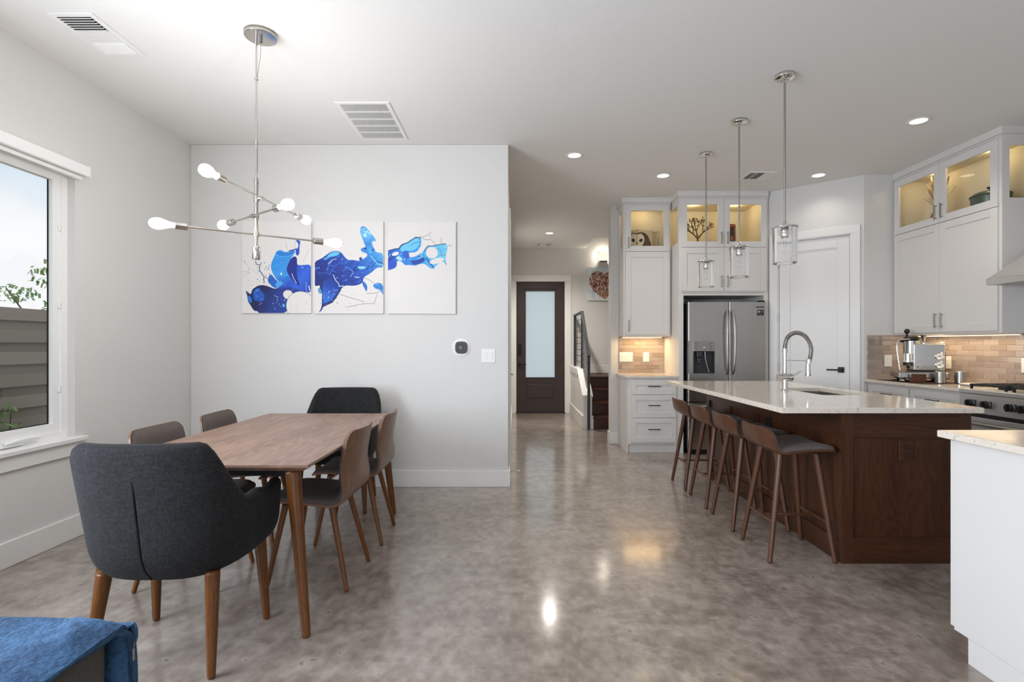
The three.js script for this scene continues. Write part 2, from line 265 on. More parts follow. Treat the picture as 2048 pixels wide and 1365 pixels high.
{ // patio doors behind the camera
  const w = thing('window_3', 'white framed glass patio doors behind the camera', 'window', [0, 0, 0], 0, undefined, 'structure');
  for (let k = 0; k < 4; k++) { const a = -2.5 + 1.1 * k + (k ? 0 : 0), b = a + 1.1; const L = part(w, 'door_leaf', [bx(a, b, 0, 0.12, ZF + 0.05, ZF + 0.1), bx(a, b, 2.3, 2.42, ZF + 0.05, ZF + 0.1), bx(a, a + 0.07, 0.12, 2.3, ZF + 0.05, ZF + 0.1), bx(b - 0.07, b, 0.12, 2.3, ZF + 0.05, ZF + 0.1)], M.vinyl); part(L, 'pane', new THREE.PlaneGeometry(0.96, 2.18).translate((a + b) / 2, 1.21, ZF + 0.075), M.glass); }
}
{ // roller shade cassette over window 1
  const t = thing('roller_shade', 'white roller shade cassette mounted over the window', 'blind', [0, 0, 0]);
  part(t, 'cassette', bx(XL, XL + 0.075, 2.375, 2.445, -3.51, -1.95, 0.008, 2), M.vinyl);
  part(t, 'bottom_bar', bx(XL + 0.012, XL + 0.05, 2.345, 2.37, -3.485, -1.97, 0.005), M.trim);
  part(t, 'end_cap', bx(XL, XL + 0.078, 2.37, 2.448, -3.516, -3.508, 0.003), M.plastic);
}

// ---- doors
function casing(parent, x0, x1, y1, w = 0.09, t = 0.02) { part(parent, 'casing', [bx(x0 - w, x0, 0, y1, 0, t, 0.003), bx(x1, x1 + w, 0, y1, 0, t, 0.003), bx(x0 - w, x1 + w, y1, y1 + w, 0, t, 0.003)], M.trim); part(parent, 'jamb', [bx(x0 - 0.001, x0 + 0.012, 0, y1, -0.12, 0.004), bx(x1 - 0.012, x1 + 0.001, 0, y1, -0.12, 0.004), bx(x0, x1, y1 - 0.012, y1, -0.12, 0.004)], M.trim); }
{ // front door
  const d = thing('door_1', 'dark brown front door with a tall frosted glass pane', 'door', [0, 0, ZE], 0, undefined, 'structure');
  casing(d, 0.03, 0.95, 2.445, 0.105);
  const x0 = 0.043, x1 = 0.937, y1 = 2.432, zf = -0.03, zb = -0.075, gx0 = 0.218, gx1 = 0.757, gy0 = 0.66, gy1 = 2.26;
  const slab = part(d, 'slab', [bx(x0, gx0, 0.006, y1, zb, zf, 0.003), bx(gx1, x1, 0.006, y1, zb, zf, 0.003), bx(gx0, gx1, gy1, y1, zb, zf), bx(gx0, gx1, 0.57, gy0, zb, zf), bx(gx0, gx1, 0.006, 0.24, zb, zf), bx(gx0, gx1, 0.24, 0.57, zb, zf - 0.012)], M.doorBrown);
  part(slab, 'raised_panel', bx(gx0 + 0.035, gx1 - 0.035, 0.275, 0.535, zf - 0.014, zf - 0.002, 0.008), M.doorBrown);
  const fr = 0.022; part(slab, 'glazing_bead', [bx(gx0 - fr, gx0, gy0 - fr, gy1 + fr, zf, zf + 0.008, 0.003), bx(gx1, gx1 + fr, gy0 - fr, gy1 + fr, zf, zf + 0.008, 0.003), bx(gx0, gx1, gy0 - fr, gy0, zf, zf + 0.008, 0.003), bx(gx0, gx1, gy1, gy1 + fr, zf, zf + 0.008, 0.003), bx(gx0 - 0.03, gx1 + 0.03, gy1 + 0.035, gy1 + 0.046, zf, zf + 0.012, 0.004)], M.doorBrown);
  part(slab, 'frosted_pane', bx(gx0, gx1, gy0, gy1, zf - 0.03, zf - 0.029), M.frosted, { label: 'pale frosted glass pane' });
  part(slab, 'lock_plate', [bx(0.075, 0.135, 1.07, 1.28, zf, zf + 0.02, 0.012, 2)], M.blackMetal); 
  part(slab, 'lever_handle', [cyl(0.03, 0.02, 0.1, 0.9, zf + 0.01, 'z'), bx(0.095, 0.225, 0.888, 0.91, zf + 0.035, zf + 0.05, 0.006), cyl(0.01, 0.05, 0.1, 0.9, zf + 0.025, 'z')], M.blackMetal);
  for (const y of [0.25, 0.9, 1.55, 2.2]) part(d, 'hinge', cyl(0.009, 0.1, x1 + 0.004, y, zf + 0.008), M.satin);
  part(d, 'threshold', bx(0.03, 0.95, 0, 0.012, -0.13, 0.01, 0.004), M.blackMetal);
}
{ // pantry door
  const d = thing('door_2', 'white shaker pantry door in the angled kitchen corner', 'door', [PA.x, 0, PA.z], pTurn, undefined, 'structure');
  casing(d, pd0, pd1, 2.45, 0.085, 0.018);
  const x0 = pd0 + 0.016, x1 = pd1 - 0.016, y1 = 2.434, zf = -0.006, zb = -0.045, r = 0.115;
  part(d, 'slab', [bx(x0, x0 + r, 0.012, y1, zb, zf, 0.003), bx(x1 - r, x1, 0.012, y1, zb, zf, 0.003), bx(x0 + r, x1 - r, y1 - r, y1, zb, zf), bx(x0 + r, x1 - r, 0.012, 0.22, zb, zf), bx(x0 + r, x1 - r, 0.22, y1 - r, zb, zf - 0.012)], M.trim);
  part(d, 'handle_plate', bx(x1 - 0.105, x1 - 0.045, 0.965, 1.025, zf, zf + 0.012, 0.004), M.blackMetal);
  part(d, 'lever_handle', [cyl(0.012, 0.05, x1 - 0.075, 0.995, zf + 0.03, 'z'), bx(x1 - 0.205, x1 - 0.06, 0.986, 1.003, zf + 0.045, zf + 0.058, 0.005)], M.blackMetal);
  for (const y of [0.3, 1.02, 1.58, 2.2]) part(d, 'hinge', cyl(0.008, 0.1, x0 - 0.004, y, zf + 0.006), M.satin);
}
{ // side door on the hallway's left wall
  const d = thing('door_3', 'white side door with a lever on the left hallway wall', 'door', [-0.05, 0, -4.98], Math.PI / 2, undefined, 'structure');
  casing(d, 0, 0.76, 2.44, 0.09, 0.018); d.position.z = -4.98; d.scale.set(1, 1, 1);
  part(d, 'slab', bx(0.014, 0.746, 0.01, 2.425, -0.06, -0.02, 0.003), M.trim);
  part(d, 'lever_handle', [cyl(0.025, 0.012, 0.68, 0.95, -0.014, 'z'), cyl(0.009, 0.055, 0.68, 0.95, 0.01, 'z'), bx(0.58, 0.69, 0.942, 0.958, 0.03, 0.042, 0.005)], M.satin);
}

// ---- outside: ground, fence, tree, shrub
struct('ground_yard', bx(-30, -3.1, -0.25, -0.2, -40, 12), M.grass, 'grass yard outside the window', 'ground');
struct('ground_entry', bx(-3.05, 12, -0.25, -0.2, -40, -10.2), mat(0xdcd8d0, 0.9), 'pale paving outside the front door', 'ground');
{
  const f = thing('wood_fence', 'dark weathered horizontal board fence outside the window', 'fence', [-6.0, -0.2, 0]);
  const shades = [0x8b8278, 0x978d82, 0x82796f, 0xa0968b].map((c) => mat(c, 0.85));
  for (let k = 0; k < 14; k++) { const y = 0.03 + k * 0.133, front = k % 2; part(f, 'board', bx(front ? 0.0 : -0.03, front ? 0.022 : -0.008, y, y + 0.15, -16, 3), shades[(k * 7) % 4]); }
  for (let z = -15; z < 3; z += 2.4) part(f, 'post', bx(-0.12, -0.03, 0, 1.9, z, z + 0.09), shades[2]);
}
function foliage(parent, blobs, count, size, seed) {
  seedState = seed; const g = [];
  for (let i = 0; i < count; i++) {
    const b = blobs[Math.floor(rnd() * blobs.length)], th = rnd() * 6.283, ph = Math.acos(2 * rnd() - 1), r = Math.cbrt(rnd());
    const l = new THREE.PlaneGeometry(size, size * 2.2, 1, 1).rotateX(rr(-1.5, 1.5)).rotateY(rnd() * 6.28).translate(b[0] + b[3] * r * Math.sin(ph) * Math.cos(th), b[1] + b[4] * r * Math.cos(ph), b[2] + b[3] * r * Math.sin(ph) * Math.sin(th)); g.push(l);
  }
  return part(parent, 'leaves', g, M.leaf, { kind: 'stuff' });
}
{
  const t = thing('young_tree', 'sparse young tree rising behind the fence', 'tree', [-8.0, -0.2, -9.0]);
  part(t, 'trunk', [rod(V(0, 0, 0), V(0.1, 1.6, 0.05), 0.05, 0.03), rod(V(0.1, 1.6, 0.05), V(0.35, 2.7, 0.2), 0.03, 0.01), rod(V(0.1, 1.5, 0.05), V(-0.25, 2.4, 0.4), 0.02, 0.008), rod(V(0.1, 1.7, 0.05), V(0.5, 2.2, -0.3), 0.02, 0.008)], M.bark);
  foliage(t, [[0.3, 2.6, 0.1, 0.35, 0.28], [-0.2, 2.3, 0.35, 0.35, 0.15], [0.35, 2.1, -0.1, 0.4, 0.15], [0, 1.85, 0.3, 0.4, 0.12]], 420, 0.035, 5);
  const s = thing('leafy_shrub', 'light green shrub top showing just above the fence', 'shrub', [-8.0, -0.2, -7.6]);
  part(s, 'stem', rod(V(0, 0, 0), V(0, 1.4, 0), 0.04, 0.02), M.bark); foliage(s, [[0, 1.65, 0, 0.55, 0.3], [-0.3, 1.6, 0.8, 0.5, 0.28]], 900, 0.03, 9);
  const p = thing('weed_plant', 'small leafy plant growing in front of the fence boards', 'plant', [-5.6, -0.2, -5.85]);
  part(p, 'stem', rod(V(0, 0, 0), V(0.05, 0.75, 0), 0.008, 0.004), M.bark); foliage(p, [[0, 0.6, 0, 0.16, 0.2], [0.05, 0.35, 0.05, 0.14, 0.2]], 90, 0.03, 12);
}

// ================================================================ KITCHEN CABINETS
// shaker front in its own axes: x 0..w, y 0..h, front at z = +0.02; returns the frame with a recessed panel or a pane
function shaker(parent, name, x, y, w, h, o = {}) {
  const f = o.frame ?? 0.066, g = new THREE.Group(); g.position.set(x, y, 0); g.name = name; parent.add(g); if (o.label) g.userData.label = o.label;
  part(g, 'stile', bx(0, f, 0, h, 0, 0.02, 0.0015), M.cab); part(g, 'stile', bx(w - f, w, 0, h, 0, 0.02, 0.0015), M.cab);
  part(g, 'rail', bx(f, w - f, 0, f, 0, 0.02, 0.0015), M.cab); part(g, 'rail', bx(f, w - f, h - f, h, 0, 0.02, 0.0015), M.cab);
  if (o.glass) part(g, 'pane', new THREE.PlaneGeometry(w - 2 * f, h - 2 * f).translate(w / 2, h / 2, 0.008), M.thinGlass, { label: 'clear glass pane' });
  else part(g, 'panel', bx(f, w - f, f, h - f, 0, 0.011), M.cab);
  if (o.pull) { const [px, py, vert, m] = o.pull, L = vert ? 0.128 : 0.13, a = vert ? V(px, py - L / 2, 0.046) : V(px - L / 2, py, 0.046), b = vert ? V(px, py + L / 2, 0.046) : V(px + L / 2, py, 0.046), e = vert ? V(0, 0.008, 0) : V(0.008, 0, 0);
    part(g, 'handle', [bx(a.x - 0.005, b.x + 0.005, a.y - 0.005, b.y + 0.005, 0.04, 0.05, 0.002), rod(a.clone().add(e).setZ(0.018), a.clone().add(e), 0.005, 0.005, 8), rod(b.clone().sub(e).setZ(0.018), b.clone().sub(e), 0.005, 0.005, 8)], m, { label: m === M.black ? 'black bar pull' : 'brushed metal bar pull' }); }
  return g;
}
// upper cabinet with a lit glass display on top; x 0..w, z 0 (front) .. -d
function upperCabinet(label, pos, turn, w, d, y0, split, doors, sideGlass, pullAt, dispFloor) {
  const c = thing('wall_cabinet', label, 'cabinet', pos, turn), t = 0.018, y1 = 2.985, e = 0.028, yb = split + 0.012;
  part(c, 'carcass', bx(0, w, y0, yb, -d, 0, 0.002), M.cab);
  part(c, 'back_panel', bx(t, w - t, yb, y1, -d, -d + 0.008), M.cabIn); part(c, 'top_panel', bx(0, w, y1 - 0.012, y1 + 0.02, -d, 0), M.cab);
  part(c, 'display_floor', bx(t, w - t, yb, yb + 0.012, -d + 0.008, -0.02), M.cabIn);
  part(c, 'inner_ceiling', bx(t, w - t, y1 - 0.02, y1 - 0.012, -d + 0.008, -0.02), M.cabIn);
  for (const s of [0, 1]) {
    const x0 = s ? w - t : 0, x1 = s ? w : t;
    if (sideGlass[s]) {
      part(c, 'side_frame', [bx(x0, x1, yb, y1 - 0.012, -d, -d + 0.062), bx(x0, x1, yb, y1 - 0.012, -0.062, 0), bx(x0, x1, yb, yb + 0.055, -d + 0.062, -0.062), bx(x0, x1, y1 - 0.085, y1 - 0.012, -d + 0.062, -0.062)], M.cab);
      part(c, 'side_pane', new THREE.PlaneGeometry(d - 0.12, y1 - yb - 0.14).rotateY(Math.PI / 2).translate((x0 + x1) / 2, (yb + 0.055 + y1 - 0.085) / 2, -d / 2), M.thinGlass);
    } else { part(c, 'side_panel', bx(x0, x1, yb, y1 - 0.012, -d, 0), M.cab); part(c, 'side_lining', s ? bx(x0 - 0.003, x0, yb + 0.012, y1 - 0.02, -d + 0.008, -0.02) : bx(x1, x1 + 0.003, yb + 0.012, y1 - 0.02, -d + 0.008, -0.02), M.cabIn); }
  }
  part(c, 'face_frame', [bx(t, e, yb, y1 - 0.012, -0.02, 0), bx(w - e, w - t, yb, y1 - 0.012, -0.02, 0), bx(e, w - e, y1 - e, y1 - 0.012, -0.02, 0), bx(e, w - e, yb, yb + 0.03, -0.02, 0)], M.cab);
  const dw = (w - 2 * e + 0.012 - 0.003 * (doors - 1)) / doors;
  for (let k = 0; k < doors; k++) {
    const x = e - 0.006 + k * (dw + 0.003), right = doors === 1 ? false : k === 0, px = doors === 1 ? 0.034 : right ? dw - 0.034 : 0.034;
    shaker(c, 'glass_door', x, split + 0.003, dw, 2.955 - split, { glass: true, pull: [px, 0.105, true, M.satin] });
    shaker(c, 'door', x, y0 + 0.02, dw, split - y0 - 0.023, { pull: [px, pullAt, true, M.satin] });
  }
  const o = 0.022; part(c, 'crown', [bx(-o * (sideGlass[0] ? 1 : 0), w + o * (sideGlass[1] ? 1 : 0), y1 + 0.004, 3.05, -d, o, 0.003), bx(0, w, y1 - 0.012, y1 + 0.003, 0.0005, 0.008)], M.cab);
  // small warm puck lights inside
  for (let k = 0; k < doors; k++) { const px = w * (k + 0.5) / doors; part(c, 'puck_light', cyl(0.03, 0.008, px, y1 - 0.026, -d * 0.45), glow(0xffd890, 3)); const L = new THREE.PointLight(0xffe4b0, LIGHT.cabinet * (d > 0.5 ? 1.5 : 1), 0, 2); L.position.set(px, y1 - 0.06, -d * 0.45); c.add(L); L.shadow.radius = 1.2; }
  return c;
}
upperCabinet('white wall cabinet over the drawers showing an owl print behind glass', [1.33, 0, -6.44], 0, 0.572, 0.33, 1.368, 2.395, 1, [1, 0], 0.11);
upperCabinet('wide white cabinet above the refrigerator with a metal tree behind glass', [1.918, 0, -6.16], 0, 1.032, 0.61, 1.868, 2.395, 2, [1, 0], 0.11);
upperCabinet('white wall cabinet over the coffee machine with dried grass behind glass', [3.987, 0, -5.555], -Math.PI / 2, 1.225, 0.33, 1.362, 2.402, 2, [0, 1], 0.11);
{ // under-cabinet lights
  const warm = 0xffe3b8;
  const a = thing('cabinet_light_strip', 'warm light strip under the cabinet over the drawers', 'light', [1.36, 1.36, -6.66], 0); part(a, 'housing', bx(0, 0.5, -0.002, 0.008, -0.02, 0.02), M.plastic); part(a, 'diffuser', bx(0.01, 0.49, -0.008, -0.002, -0.014, 0.014), glow(warm, 2.5));
  areaLight(0xffd596, LIGHT.under * 1.9, 0.46, 0.1, [1.61, 1.348, -6.63], [1.61, 0, -6.66]);
  const b = thing('cabinet_light_strip', 'warm light strip under the cabinet over the coffee machine', 'light', [4.2, 1.354, -4.95], 0); part(b, 'housing', bx(-0.02, 0.02, -0.002, 0.008, -0.55, 0.55), M.plastic); part(b, 'diffuser', bx(-0.014, 0.014, -0.008, -0.002, -0.54, 0.54), glow(warm, 2.5));
  areaLight(warm, LIGHT.under, 0.1, 1.06, [4.18, 1.342, -4.95], [4.18, 0, -4.95]);
}

// ---- drawers, counter, tiles beside the refrigerator
{
  const c = thing('drawer_base_cabinet', 'white base cabinet with three drawers beside the refrigerator', 'cabinet', [1.335, 0, -6.2]), w = 0.583, d = 0.57;
  part(c, 'carcass', bx(0, w, 0.1, 0.875, -d, 0, 0.002), M.cab); part(c, 'side_panel', bx(-0.012, 0, 0, 0.875, -d, 0.0, 0.001), M.cab); part(c, 'toe_kick', bx(0, w, 0, 0.1, -d, -0.03), M.cab);
  for (const [y, h] of [[0.685, 0.168], [0.415, 0.264], [0.125, 0.284]]) shaker(c, 'drawer_front', 0.035, y, w - 0.06, h, { frame: 0.06, pull: [(w - 0.06) / 2, h / 2 + 0.012, false, M.black] });
  solo('quartz_countertop', bx(1.306, 1.916, 0.876, 0.905, -6.77, -6.165, 0.004), M.quartz, 'short pale quartz countertop on the drawer cabinet', 'countertop');
  solo('end_panel', bx(1.918, 1.97, 0, 1.868, -6.765, -6.16, 0.002), M.cab, 'tall white panel on the left of the refrigerator', 'panel');
  solo('end_panel', bx(2.9, 2.952, 0, 1.868, -6.765, -6.16, 0.002), M.cab, 'tall white panel between refrigerator and pantry door', 'panel');
  solo('end_panel', bx(1.97, 2.9, 1.838, 1.866, -6.7, -6.16, 0.002), M.cab, 'white rail under the cabinet above the refrigerator', 'panel');
}
// tiled splashback: local x 0..W, y 0..H, tiles proud of the grout
function tiled(label, pos, turn, W, H, phase) {
  const t = thing('tile_backsplash', label, 'backsplash', pos, turn), tw = 0.1525, th = 0.0488, j = 0.0022;
  part(t, 'grout', bx(0, W, 0, H, 0.0006, 0.004), M.grout);
  const cache = {}; let n = 0;
  for (let r = 0; r * (th + j) < H - 0.01; r++) {
    const y0 = r * (th + j), y1 = Math.min(y0 + th, H); let x = -((r % 2 ? 0.5 : 0) + phase) % 1 * (tw + j);
    for (; x < W - 0.004; x += tw + j) {
      const a = Math.max(x, 0), b = Math.min(x + tw, W); if (b - a < 0.008) continue;
      const key = (b - a).toFixed(3) + (y1 - y0).toFixed(3), g = cache[key] ??= bx(0, b - a, 0, y1 - y0, 0.002, 0.0085, 0.002, 1);
      const m = part(t, 'tile', g, M.tiles[Math.floor(hash(r, n++, 5) * 4)]); m.position.set(a, y0, 0); m.rotation.set((hash(r, n, 8) - 0.5) * 0.008, (hash(r, n, 9) - 0.5) * 0.006, 0);
    }
  }
  return t;
}
tiled('glossy taupe tiles under the cabinet beside the refrigerator', [1.335, 0.905, -6.77], 0, 0.576, 0.463, 0.2);
tiled('glossy taupe tiles on the short wall beside the pantry door', [3.70, 0.905, -5.56], 0, 0.612, 0.463, 0.45);
tiled('glossy taupe tile wall behind the coffee machine and range', [XR, 0.905, -5.55], -Math.PI / 2, 2.7, 0.463, 0.1);

// wall plates: local axes, front +z
function plate(name, label, category, pos, turn, gangs, w, h) {
  const p = thing(name, label, category, pos, turn);
  part(p, 'plate', bx(-w / 2, w / 2, -h / 2, h / 2, 0, 0.006, 0.003, 2), M.plastic);
  gangs.forEach((k, i) => {
    const x = (i - (gangs.length - 1) / 2) * 0.046;
    if (k === 's') { part(p, 'rocker', bx(x - 0.0165, x + 0.0165, -0.033, 0.033, 0.004, 0.009, 0.002), M.plastic).rotation.x = 0.05; }
    else { part(p, 'receptacle', bx(x - 0.0165, x + 0.0165, -0.033, 0.033, 0.004, 0.0075, 0.003), M.plastic); part(p, 'slot', [-0.017, 0.017].flatMap((y) => [bx(x - 0.008, x - 0.006, y - 0.004, y + 0.005, 0.007, 0.0079), bx(x + 0.006, x + 0.008, y - 0.004, y + 0.005, 0.007, 0.0079)]), M.darkSlot); }
    part(p, 'screw', [cyl(0.003, 0.002, x, 0.048, 0.0065, 'z', 10), cyl(0.003, 0.002, x, -0.048, 0.0065, 'z', 10)], M.plastic);
  });
  return p;
}
const yOf = (py, D) => 1.265 + (690 - py) * D / 1060, xOf = (px, D) => (px - 1028) * D / 1060;
plate('light_switch', 'white double rocker switch by the hallway corner', 'switch', [xOf(977, 4.72), yOf(712, 4.72), ZB], 0, ['s', 's'], 0.122, 0.122);
plate('light_switch', 'white triple switch plate on the tiles over the drawers', 'switch', [xOf(1252, 6.76), yOf(714.5, 6.76), -6.7605], 0, ['s', 's', 's'], 0.17, 0.122);
plate('power_outlet', 'white outlet plate on the tiles over the drawers', 'outlet', [xOf(1292, 6.76), yOf(714.5, 6.76), -6.7605], 0, ['o'], 0.078, 0.122);
plate('light_switch', 'white switch plate on the short tiled wall by the pantry', 'switch', [xOf(1776, 5.55), yOf(722, 5.55), -5.5505], 0, ['s'], 0.078, 0.122);
plate('power_outlet', 'white double outlet on the tiles right of the coffee machine', 'outlet', [XR - 0.0095, 1.09, -5.28], -Math.PI / 2, ['s', 'o'], 0.122, 0.122);
plate('power_outlet', 'white outlet on the tiles behind the range', 'outlet', [XR - 0.0095, 1.09, -4.46], -Math.PI / 2, ['o'], 0.078, 0.122);

// ---- base run on the right wall
{
  const c = thing('base_cabinet', 'white base cabinet under the coffee machine', 'cabinet', [3.71, 0, -5.555], -Math.PI / 2), w = 1.215, d = 0.6;
  part(c, 'carcass', bx(0, w, 0.1, 0.875, -d, 0, 0.002), M.cab); part(c, 'toe_kick', bx(0, w, 0, 0.1, -d, -0.06), M.cab);
  for (let k = 0; k < 2; k++) { shaker(c, 'drawer_front', 0.035 + k * 0.58, 0.685, 0.565, 0.168, { frame: 0.06, pull: [0.28, 0.09, false, M.black] }); shaker(c, 'door', 0.035 + k * 0.58, 0.12, 0.565, 0.555, { pull: [k ? 0.03 : 0.53, 0.45, true, M.black] }); }
  part(c, 'end_stile', bx(1.17, 1.212, 0.1, 0.872, 0, 0.004), M.cab);
  solo('quartz_countertop', bx(3.672, XR, 0.876, 0.905, -5.558, -4.338, 0.004), M.quartz, 'pale quartz countertop under the coffee machine', 'countertop');
}
{ // range
  const r = thing('gas_range', 'stainless gas range with black knobs and grates', 'range', [3.66, 0, -4.33], -Math.PI / 2), w = 0.757, d = 0.64;
  part(r, 'body', bx(0, w, 0.1, 0.875, -d, -0.02), M.steelDark); part(r, 'cooktop', bx(0, w, 0.875, 0.912, -d, 0.03, 0.008, 2), M.steelBright);
  part(r, 'control_panel', bx(0, w, 0.725, 0.875, -0.03, 0.022, 0.006), M.steelBright);
  part(r, 'vent_slot', bx(0.01, w - 0.01, 0.698, 0.724, -0.03, 0.004), M.black);
  const door = part(r, 'oven_door', [bx(0.005, w - 0.005, 0.25, 0.31, -0.03, 0.02, 0.004), bx(0.005, w - 0.005, 0.585, 0.695, -0.03, 0.02, 0.004), bx(0.005, 0.11, 0.31, 0.585, -0.03, 0.02), bx(w - 0.11, w - 0.005, 0.31, 0.585, -0.03, 0.02)], M.steelBright);
  part(door, 'oven_window', bx(0.11, w - 0.11, 0.31, 0.585, -0.03, 0.012), M.black, { label: 'black glass oven window' });
  part(door, 'handle', [cyl(0.013, w - 0.08, w / 2, 0.65, 0.07, 'x'), bx(0.05, 0.075, 0.638, 0.662, 0.018, 0.07, 0.004), bx(w - 0.075, w - 0.05, 0.638, 0.662, 0.018, 0.07, 0.004)], M.satin);
  part(r, 'warming_drawer', bx(0.005, w - 0.005, 0.11, 0.24, -0.03, 0.02, 0.004), M.steelBright);
  for (const x of [0.12, 0.26, 0.46, 0.56, 0.66]) { const k = part(r, 'knob_bezel', [bx(x - 0.036, x + 0.036, 0.775, 0.83, 0.02, 0.03, 0.006)], M.black); part(k, 'knob', [cyl(0.03, 0.035, x, 0.803, 0.045, 'z', 20, 0.027), bx(x - 0.006, x + 0.006, 0.775, 0.831, 0.05, 0.075, 0.004)], M.black); part(k, 'knob_ring', new THREE.TorusGeometry(0.029, 0.003, 8, 24).translate(x, 0.803, 0.032), M.satin); }
  for (const x of [0.2, 0.56]) for (const z of [-0.45, -0.18]) part(r, 'burner', [cyl(0.05, 0.014, x, 0.919, z), cyl(0.035, 0.012, x, 0.93, z)], M.grate);
  for (const x of [0.02, 0.385]) { const q = []; for (let k = 0; k < 4; k++) q.push(bx(x + 0.02 + k * 0.1, x + 0.034 + k * 0.1, 0.935, 0.953, -0.6, -0.03, 0.004)); for (const z of [-0.6, -0.45, -0.315, -0.18, -0.045]) q.push(bx(x + 0.015, x + 0.335, 0.937, 0.951, z, z + 0.014, 0.004)); for (const [a, b] of [[0.02, -0.6], [0.32, -0.6], [0.02, -0.045], [0.32, -0.045]]) q.push(bx(x + a, x + a + 0.014, 0.91, 0.94, b, b + 0.014)); part(r, 'grate', q, M.grate, { label: 'black cast iron grate' }); }
}
{ // hood
  const h = thing('range_hood', 'stainless wall range hood above the range', 'range hood', [XR, 0, -4.29], -Math.PI / 2), w = 0.76, d = 0.5, y = 1.745;
  part(h, 'rim', [bx(0, w, y, y + 0.048, 0, d, 0.003)], M.steelBright);
  const P = (x, yy, z) => V(x, yy, z), a = [P(0, y + 0.048, 0), P(w, y + 0.048, 0), P(w, y + 0.048, d), P(0, y + 0.048, d)], b = [P(0.23, y + 0.30, 0), P(w - 0.23, y + 0.30, 0), P(w - 0.23, y + 0.30, 0.27), P(0.23, y + 0.30, 0.27)];
  part(h, 'canopy', loft([a.reverse(), b.reverse()], 0.3), M.steelBright); part(h, 'chimney', bx(0.24, w - 0.24, y + 0.3, 3.048, 0, 0.26, 0.002), M.steelBright);
  part(h, 'filter', bx(0.05, w - 0.05, y - 0.004, y + 0.001, 0.05, d - 0.05), M.satin);
}
